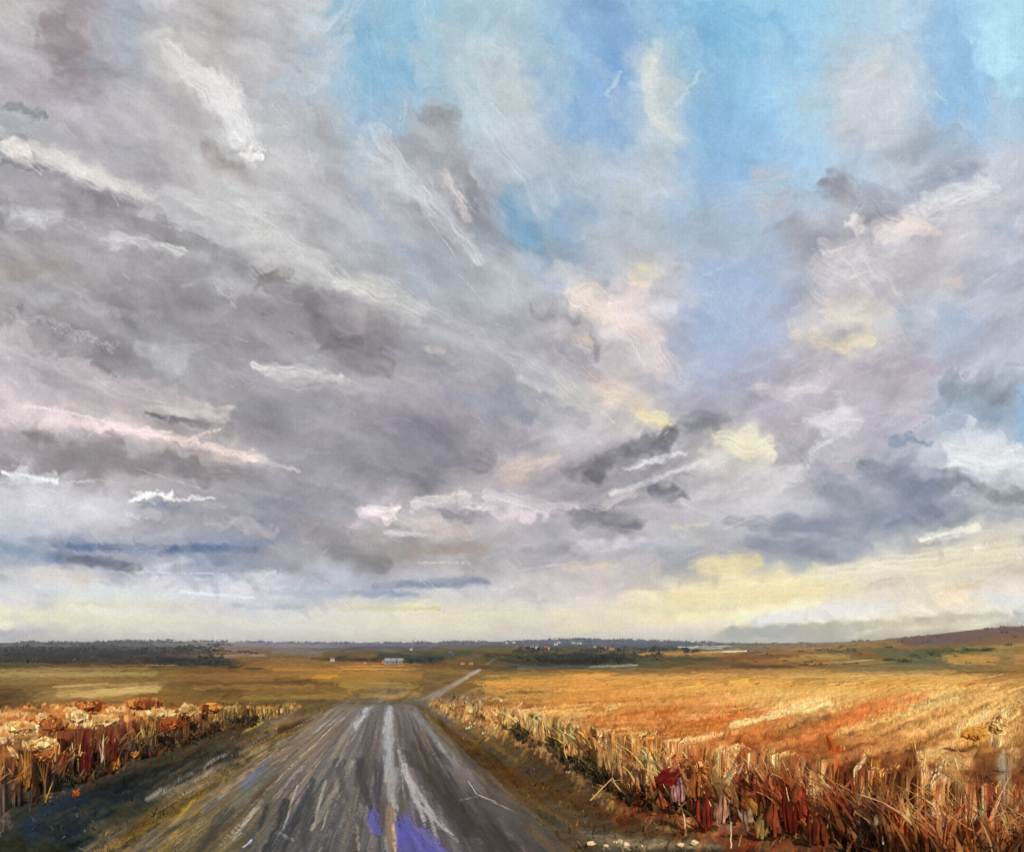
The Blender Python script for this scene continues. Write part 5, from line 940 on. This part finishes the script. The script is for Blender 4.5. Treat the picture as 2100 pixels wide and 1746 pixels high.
# ------------------------------------------------------------------ houses, barns and trees in the valley
def vcol_box(x0, x1, y0, y1, z0, z1): 
    V = [(x0, y0, z0), (x1, y0, z0), (x1, y1, z0), (x0, y1, z0), (x0, y0, z1), (x1, y0, z1), (x1, y1, z1), (x0, y1, z1)]
    return V, [[0, 1, 5, 4], [1, 2, 6, 5], [2, 3, 7, 6], [3, 0, 4, 7], [3, 2, 1, 0], [4, 5, 6, 7]]
def plain(name, c, rough=.85):
    m = bpy.data.materials.new(name); m.use_nodes = True; nn = m.node_tree.nodes; ll = m.node_tree.links; b = nn['Principled BSDF']
    b.inputs['Roughness'].default_value = rough
    t = nn.new('ShaderNodeTexNoise'); t.inputs['Scale'].default_value = 1.4; t.inputs['Detail'].default_value = 4
    r = nn.new('ShaderNodeValToRGB'); c = lin(c)
    r.color_ramp.elements[0].color = (*(c * .75), 1); r.color_ramp.elements[1].color = (*np.minimum(c * 1.15, .95), 1)
    g = nn.new('ShaderNodeNewGeometry'); ll.new(g.outputs['Position'], t.inputs['Vector'])
    ll.new(t.outputs[0], r.inputs[0]); ll.new(r.outputs[0], b.inputs['Base Color']); return m
M = dict(white=plain('whitewash', (232, 226, 220)), cream=plain('cream_render', (226, 206, 170)), red=plain('red_brick', (176, 70, 44)), yellow=plain('ochre_render', (222, 170, 84)),
         grey=plain('grey_boards', (140, 142, 150)), slate=plain('slate_roof', (110, 108, 116)), tile=plain('clay_tiles', (150, 84, 60)), tin=plain('tin_roof', (140, 142, 150), .8), glass=plain('window_glass', (50, 56, 66), .2), door=plain('door_paint', (90, 60, 44)))
def building(name, px, py, w, h, wall, roof, label, cat='house', group=None, rz=0.):
    """gabled building; w, h in chart units at its own distance"""
    x, d, z = hit(px, py); k = d / F; W_ = w * k; H = h * k; D_ = W_ * .8
    e = bpy.data.objects.new(name, None); scene.collection.objects.link(e); e.location = (x, d, z - .1 * H); e.rotation_euler.z = rz; tag(e, label, cat, group)
    hw, hd = W_ / 2, D_ / 2; eh = H * .66
    V = [(-hw, -hd, 0), (hw, -hd, 0), (hw, hd, 0), (-hw, hd, 0), (-hw, -hd, eh), (hw, -hd, eh), (hw, hd, eh), (-hw, hd, eh), (-hw, 0, H * .98), (hw, 0, H * .98)]
    fs = [(0, 1, 5, 4), (2, 3, 7, 6), (1, 2, 6, 9, 5), (3, 0, 4, 8, 7)]
    def mk(nm, V, fs, m, par):
        me = bpy.data.meshes.new(nm); me.from_pydata(V, [], fs); me.materials.append(m); o = bpy.data.objects.new(nm, me); scene.collection.objects.link(o); o.parent = par; return o
    mk('wall', V, fs, M[wall], e)
    ov = W_ * .06; t = H * .05
    s = (H - eh) / hd
    for sg in (-1,):
        R = []
        for dz in (t, 0):
            R += [(-hw - ov, -hd - ov, eh - s * ov + dz), (hw + ov, -hd - ov, eh - s * ov + dz), (hw + ov, 0, H + dz), (-hw - ov, 0, H + dz), (-hw - ov, hd + ov, eh - s * ov + dz), (hw + ov, hd + ov, eh - s * ov + dz)]
        rf = mk('roof', R, [(0, 1, 2, 3), (3, 2, 5, 4), (7, 6, 9, 8), (8, 9, 10, 11), (0, 6, 7, 1), (4, 5, 11, 10), (0, 3, 9, 6), (3, 4, 10, 9), (1, 7, 8, 2), (2, 8, 11, 5)], M[roof], e)
        if cat == 'house':
            vb, fb = vcol_box(hw * .5, hw * .72, -W_ * .06, W_ * .06, H * .9, H * 1.22); mk('chimney', vb, fb, M['tile'], rf)
    for q in ((-.55, -.25), (.25, .55)):
        vb, fb = vcol_box(hw * q[0], hw * q[1], -hd - .03, -hd + .02, eh * .42, eh * .78); mk('window', vb, fb, M['glass'], e)
    vb, fb = vcol_box(-hw * .12, hw * .12, -hd - .04, -hd + .02, 0, eh * .6); mk('door', vb, fb, M['door'], e)
VG = 'houses of the village on the far slope'
for px, py, w, h, wl, rf, lb in [
    (1037, 1319, 6, 6, 'white', 'slate', 'small white house, leftmost on the far ridge above the village'),
    (1054, 1318, 6, 6, 'white', 'slate', 'small white house, second from the left on the far ridge'),
    (1059, 1328, 5, 4, 'red', 'tile', 'small red house at the left end of the village row'),
    (1081, 1328, 5, 7, 'red', 'tile', 'narrow red house left of the two white village houses'),
    (1090, 1330, 8, 9, 'white', 'slate', 'left one of the two large white houses side by side in the village'),
    (1101, 1330, 7, 9, 'white', 'slate', 'right one of the two large white houses side by side in the village'),
    (1118, 1330, 6, 7, 'red', 'tile', 'red house right of the two large white houses'),
    (1125, 1332, 5, 7, 'white', 'slate', 'lower white house touching the right red house'),
    (1140, 1322, 7, 7, 'white', 'slate', 'white house higher up, middle of the far slope'),
    (1146, 1318, 5, 5, 'white', 'slate', 'tiny white house just above and right of the middle one'),
    (1176, 1319, 7, 6, 'white', 'slate', 'left white house of the pair high on the blue hill'),
    (1188, 1320, 8, 6, 'white', 'slate', 'right white house of the pair high on the blue hill'),
    (1219, 1327, 5, 5, 'cream', 'slate', 'lone cream house right of the pair on the hill'),
    (1236, 1329, 11, 6, 'yellow', 'tile', 'long ochre house, left of two at the right end of the village'),
    (1253, 1332, 10, 7, 'yellow', 'tile', 'long ochre house, right of two at the right end of the village'),
    (1334, 1334, 8, 4, 'red', 'tile', 'low red house far right of the village by the pale field'),
    (843, 1333, 5, 6, 'white', 'slate', 'lone white house above the dark hedge left of the track'),
    (682, 1355, 7, 8, 'white', 'slate', 'lone white cottage far left in the valley'),
    (748, 1360, 5, 4, 'cream', 'tile', 'tiny cream cottage between the white cottage and the grey barns'),
    (787, 1359, 7, 7, 'yellow', 'tile', 'small ochre house touching the left grey barn'),
    (949, 1362, 7, 6, 'yellow', 'tile', 'left ochre cottage near where the far track climbs'),
    (966, 1362, 7, 6, 'yellow', 'tile', 'right ochre cottage beside the far track')]:
    building('house', px, py, w, h, wl, rf, lb, 'house', VG, rng.uniform(-.5, .5))
for px, w, lb in [(795, 11, 'left grey barn of the three in the valley'), (808, 11, 'middle grey barn of the three in the valley'), (821, 11, 'right grey barn of the three, next to the dark hedge')]:
    building('barn', px, 1361, w, 13, 'grey', 'tin', lb, 'barn', 'grey barns in the valley', rng.uniform(-.3, .3))
M_bark = plain('bark', (70, 58, 48)); M_crown = mat_paint('foliage', .9, 0, 1.5, .35, .1)
def tree(name, px, py, w, h, cols, label, group, n=420):
    x, d, z = hit(px, py); k = d / F; Wd = w * k; H = h * k
    e = bpy.data.objects.new(name, None); scene.collection.objects.link(e); e.location = (x, d, z); tag(e, label, 'tree' if h > 9 else 'bush', group)
    ps = [tube([(0, 0, -.2), (.02 * H, 0, H * .3), (0, 0, H * .7)], H * .04, H * .015, (70, 58, 48), 6)]
    for q in range(4):
        a = rng.uniform(0, 6.28); ps.append(tube([(0, 0, H * (.25 + .08 * q)), (math.cos(a) * Wd * .3, math.sin(a) * Wd * .3, H * (.55 + .08 * q))], H * .02, H * .006, (70, 58, 48), 5))
    pmesh('trunk', join(ps), M_crown, e)
    cl = []
    for q in range(9):
        a = rng.uniform(0, 6.28); rr = rng.uniform(0, .34) * Wd
        c = np.array([math.cos(a) * rr, math.sin(a) * rr, H * rng.uniform(.25, .8)])
        sc = rng.uniform(.16, .3); cc = [tuple(np.array(cq) * rng.uniform(.75, 1.25)) for cq in cols]
        cl.append(dabs(c, np.array([Wd * sc * 1.2, Wd * sc, H * sc]), n // 9, max(1.6 * k, H * .07), cc))
    pmesh('crown', join(cl), M_crown, e)
DK = [(40, 44, 40), (52, 54, 44), (34, 38, 38)]; OL = [(84, 82, 48), (70, 70, 42), (100, 92, 54)]; GB = [(150, 152, 156), (120, 124, 126), (90, 94, 90)]; TE = [(48, 58, 58), (60, 70, 64), (44, 50, 48)]
def row(spec, cols, label, group, nm='tree'):
    for px, py, w, h in spec: tree(nm, px, py, w, h, cols, label, group)
row([(1148, 1366, 48, 19), (1180, 1367, 44, 23), (1210, 1366, 50, 26), (1240, 1364, 48, 25), (1268, 1360, 44, 20), (1120, 1364, 44, 16), (1225, 1367, 40, 20)], DK, 'dark tree in the thicket behind the pond', 'thicket behind the pond')
row([(842, 1361, 30, 14), (864, 1360, 34, 16), (888, 1358, 32, 16), (906, 1356, 26, 12)], TE, 'dark blue green tree in the hedge right of the grey barns', 'hedge beside the barns')
row([(330, 1366, 60, 10), (370, 1367, 56, 13), (405, 1367, 54, 14), (440, 1368, 50, 12), (480, 1371, 50, 8), (520, 1374, 44, 6)], TE, 'dark bush in the hedgerow on the left of the valley', 'hedgerow on the left of the valley', 'bush')
row([(30, 1352, 80, 18), (90, 1353, 80, 17), (150, 1352, 76, 15), (215, 1350, 70, 13), (275, 1347, 66, 12)], [(54, 54, 52), (64, 60, 62), (48, 48, 46)], 'dark tree in the wood at the far left edge of the valley', 'wood at the far left')
row([(1030, 1352, 50, 9), (1075, 1350, 50, 10), (1300, 1352, 46, 12), (1345, 1350, 44, 10)], OL, 'olive bush on the slope below the village', 'olive bushes below the village', 'bush')
row([(1880, 1350, 44, 12), (1915, 1348, 46, 15), (1860, 1358, 40, 10), (1985, 1336, 44, 9), (2020, 1334, 44, 9), (1825, 1356, 40, 9)], [(74, 84, 52), (86, 92, 60), (66, 76, 56)], 'green bush on the right hillside', 'bushes on the right hillside', 'bush')
row([(740, 1354, 40, 8), (770, 1355, 34, 8), (700, 1350, 34, 7)], [(74, 56, 44), (86, 68, 48)], 'brown bush left of the grey barns', 'brown bushes left of the barns', 'bush')
tree('tree', 924, 1350, 13, 17, GB, 'single pale grey tree standing out at the end of the dark hedge', None, 300)

# far woods and hedges that break the skyline: one mass no one could count
parts = []
def woods(u0, u1, d0, d1, n, hpx, cols):
    for i in range(n):
        u = rng.uniform(u0, u1); d = rng.uniform(d0, d1)
        if vnoise(np.array([u / 60.]), np.array([d / 260.]), 501)[0] < .42: continue
        x = (u - 1050) / F * d; k = d / F; h = hpx * k * rng.uniform(.5, 1.2); z = float(terrain(x, d))
        parts.append(dabs(np.array([x, d, z + h * .35]), np.array([h * 2.6, h * 2, h * .5]), 12, h * 1.0, cols))
woods(-150, 480, 1500, 2700, 260, 4.5, [(70, 72, 74), (84, 82, 88), (62, 66, 62)])
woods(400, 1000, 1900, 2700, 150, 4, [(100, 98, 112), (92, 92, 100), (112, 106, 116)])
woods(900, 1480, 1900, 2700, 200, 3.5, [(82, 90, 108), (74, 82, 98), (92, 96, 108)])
woods(1350, 1950, 900, 2400, 110, 3.5, [(96, 98, 78), (84, 90, 84), (116, 104, 74)])
woods(1850, 2300, 700, 1400, 60, 3, [(104, 84, 70), (96, 82, 80), (90, 88, 62)])
woods(1060, 1420, 420, 1000, 120, 6, [(54, 60, 48), (66, 68, 46), (46, 52, 48)])
woods(-100, 520, 420, 1100, 150, 6, [(54, 56, 46), (66, 62, 44), (46, 52, 52)])
woods(1500, 2150, 330, 800, 40, 4, [(84, 88, 56), (96, 84, 50), (70, 76, 58)])
V_, Q_, C_ = join(parts); tag(np_mesh('far_woods', V_, Q_, M_crown, C_), None, None, None, 'stuff')

# ------------------------------------------------------------------ pale stones at the foot of the right verge
M_stone = mat_paint('pale_stone', .8, .6, 25, .25, .3)
def stone(px, py, w, label):
    x, d, z = hit(px, py); r = w * d / F / 2
    n1, n2 = 14, 9; V = []
    for j in range(n2 + 1):
        th = math.pi * j / n2
        for i in range(n1):
            ph = 2 * math.pi * i / n1; v = Vector((math.sin(th) * math.cos(ph), math.sin(th) * math.sin(ph), math.cos(th)))
            q = 1 + .45 * noise.noise(v * 1.8 + Vector((px, 0, 0))); V.append((v.x * r * q, v.y * r * .8 * q, v.z * r * .6 * q + r * .25))
    Q = [[j * n1 + i, j * n1 + (i + 1) % n1, (j + 1) * n1 + (i + 1) % n1, (j + 1) * n1 + i] for j in range(n2) for i in range(n1)]
    o = np_mesh('stone', V, Q, M_stone, np.tile(lin((214, 186, 140)) * ALB, (len(V), 1))); o.location = (x, d, z); tag(o, label, 'stone', 'pale stones at the bottom of the right verge')
for px, py, w, lb in [(1212, 1732, 20, 'largest pale stone at the bottom edge, first from the left on the right verge'), (1243, 1736, 12, 'small pale stone second from the left at the bottom edge'), (1262, 1728, 10, 'small pale stone between the second and the orange tinted one'),
                      (1284, 1733, 15, 'mid sized pale stone near the middle of the row at the bottom edge'), (1318, 1736, 9, 'tiny pale stone right of the middle of the row'), (1395, 1734, 16, 'pale stone second from the right at the bottom edge'), (1425, 1730, 18, 'rightmost pale stone, at the foot of the tall grass')]:
    stone(px, py, w, lb)

# ------------------------------------------------------------------ the air: one box of thin haze round the whole scene
Vb, Fb = vcol_box(-7950, 7950, -7950, 7950, -72, 48)
me_ = bpy.data.meshes.new('haze'); me_.from_pydata(Vb, [], Fb)
hz = bpy.data.objects.new('haze', me_); scene.collection.objects.link(hz); tag(hz, kind='stuff')
mh = bpy.data.materials.new('haze'); mh.use_nodes = True; mh.node_tree.nodes.remove(mh.node_tree.nodes['Principled BSDF'])
pv = mh.node_tree.nodes.new('ShaderNodeVolumePrincipled'); pv.inputs['Color'].default_value = (.86, .88, .92, 1); pv.inputs['Density'].default_value = HAZE
mh.node_tree.links.new(pv.outputs[0], mh.node_tree.nodes['Material Output'].inputs['Volume']); me_.materials.append(mh)
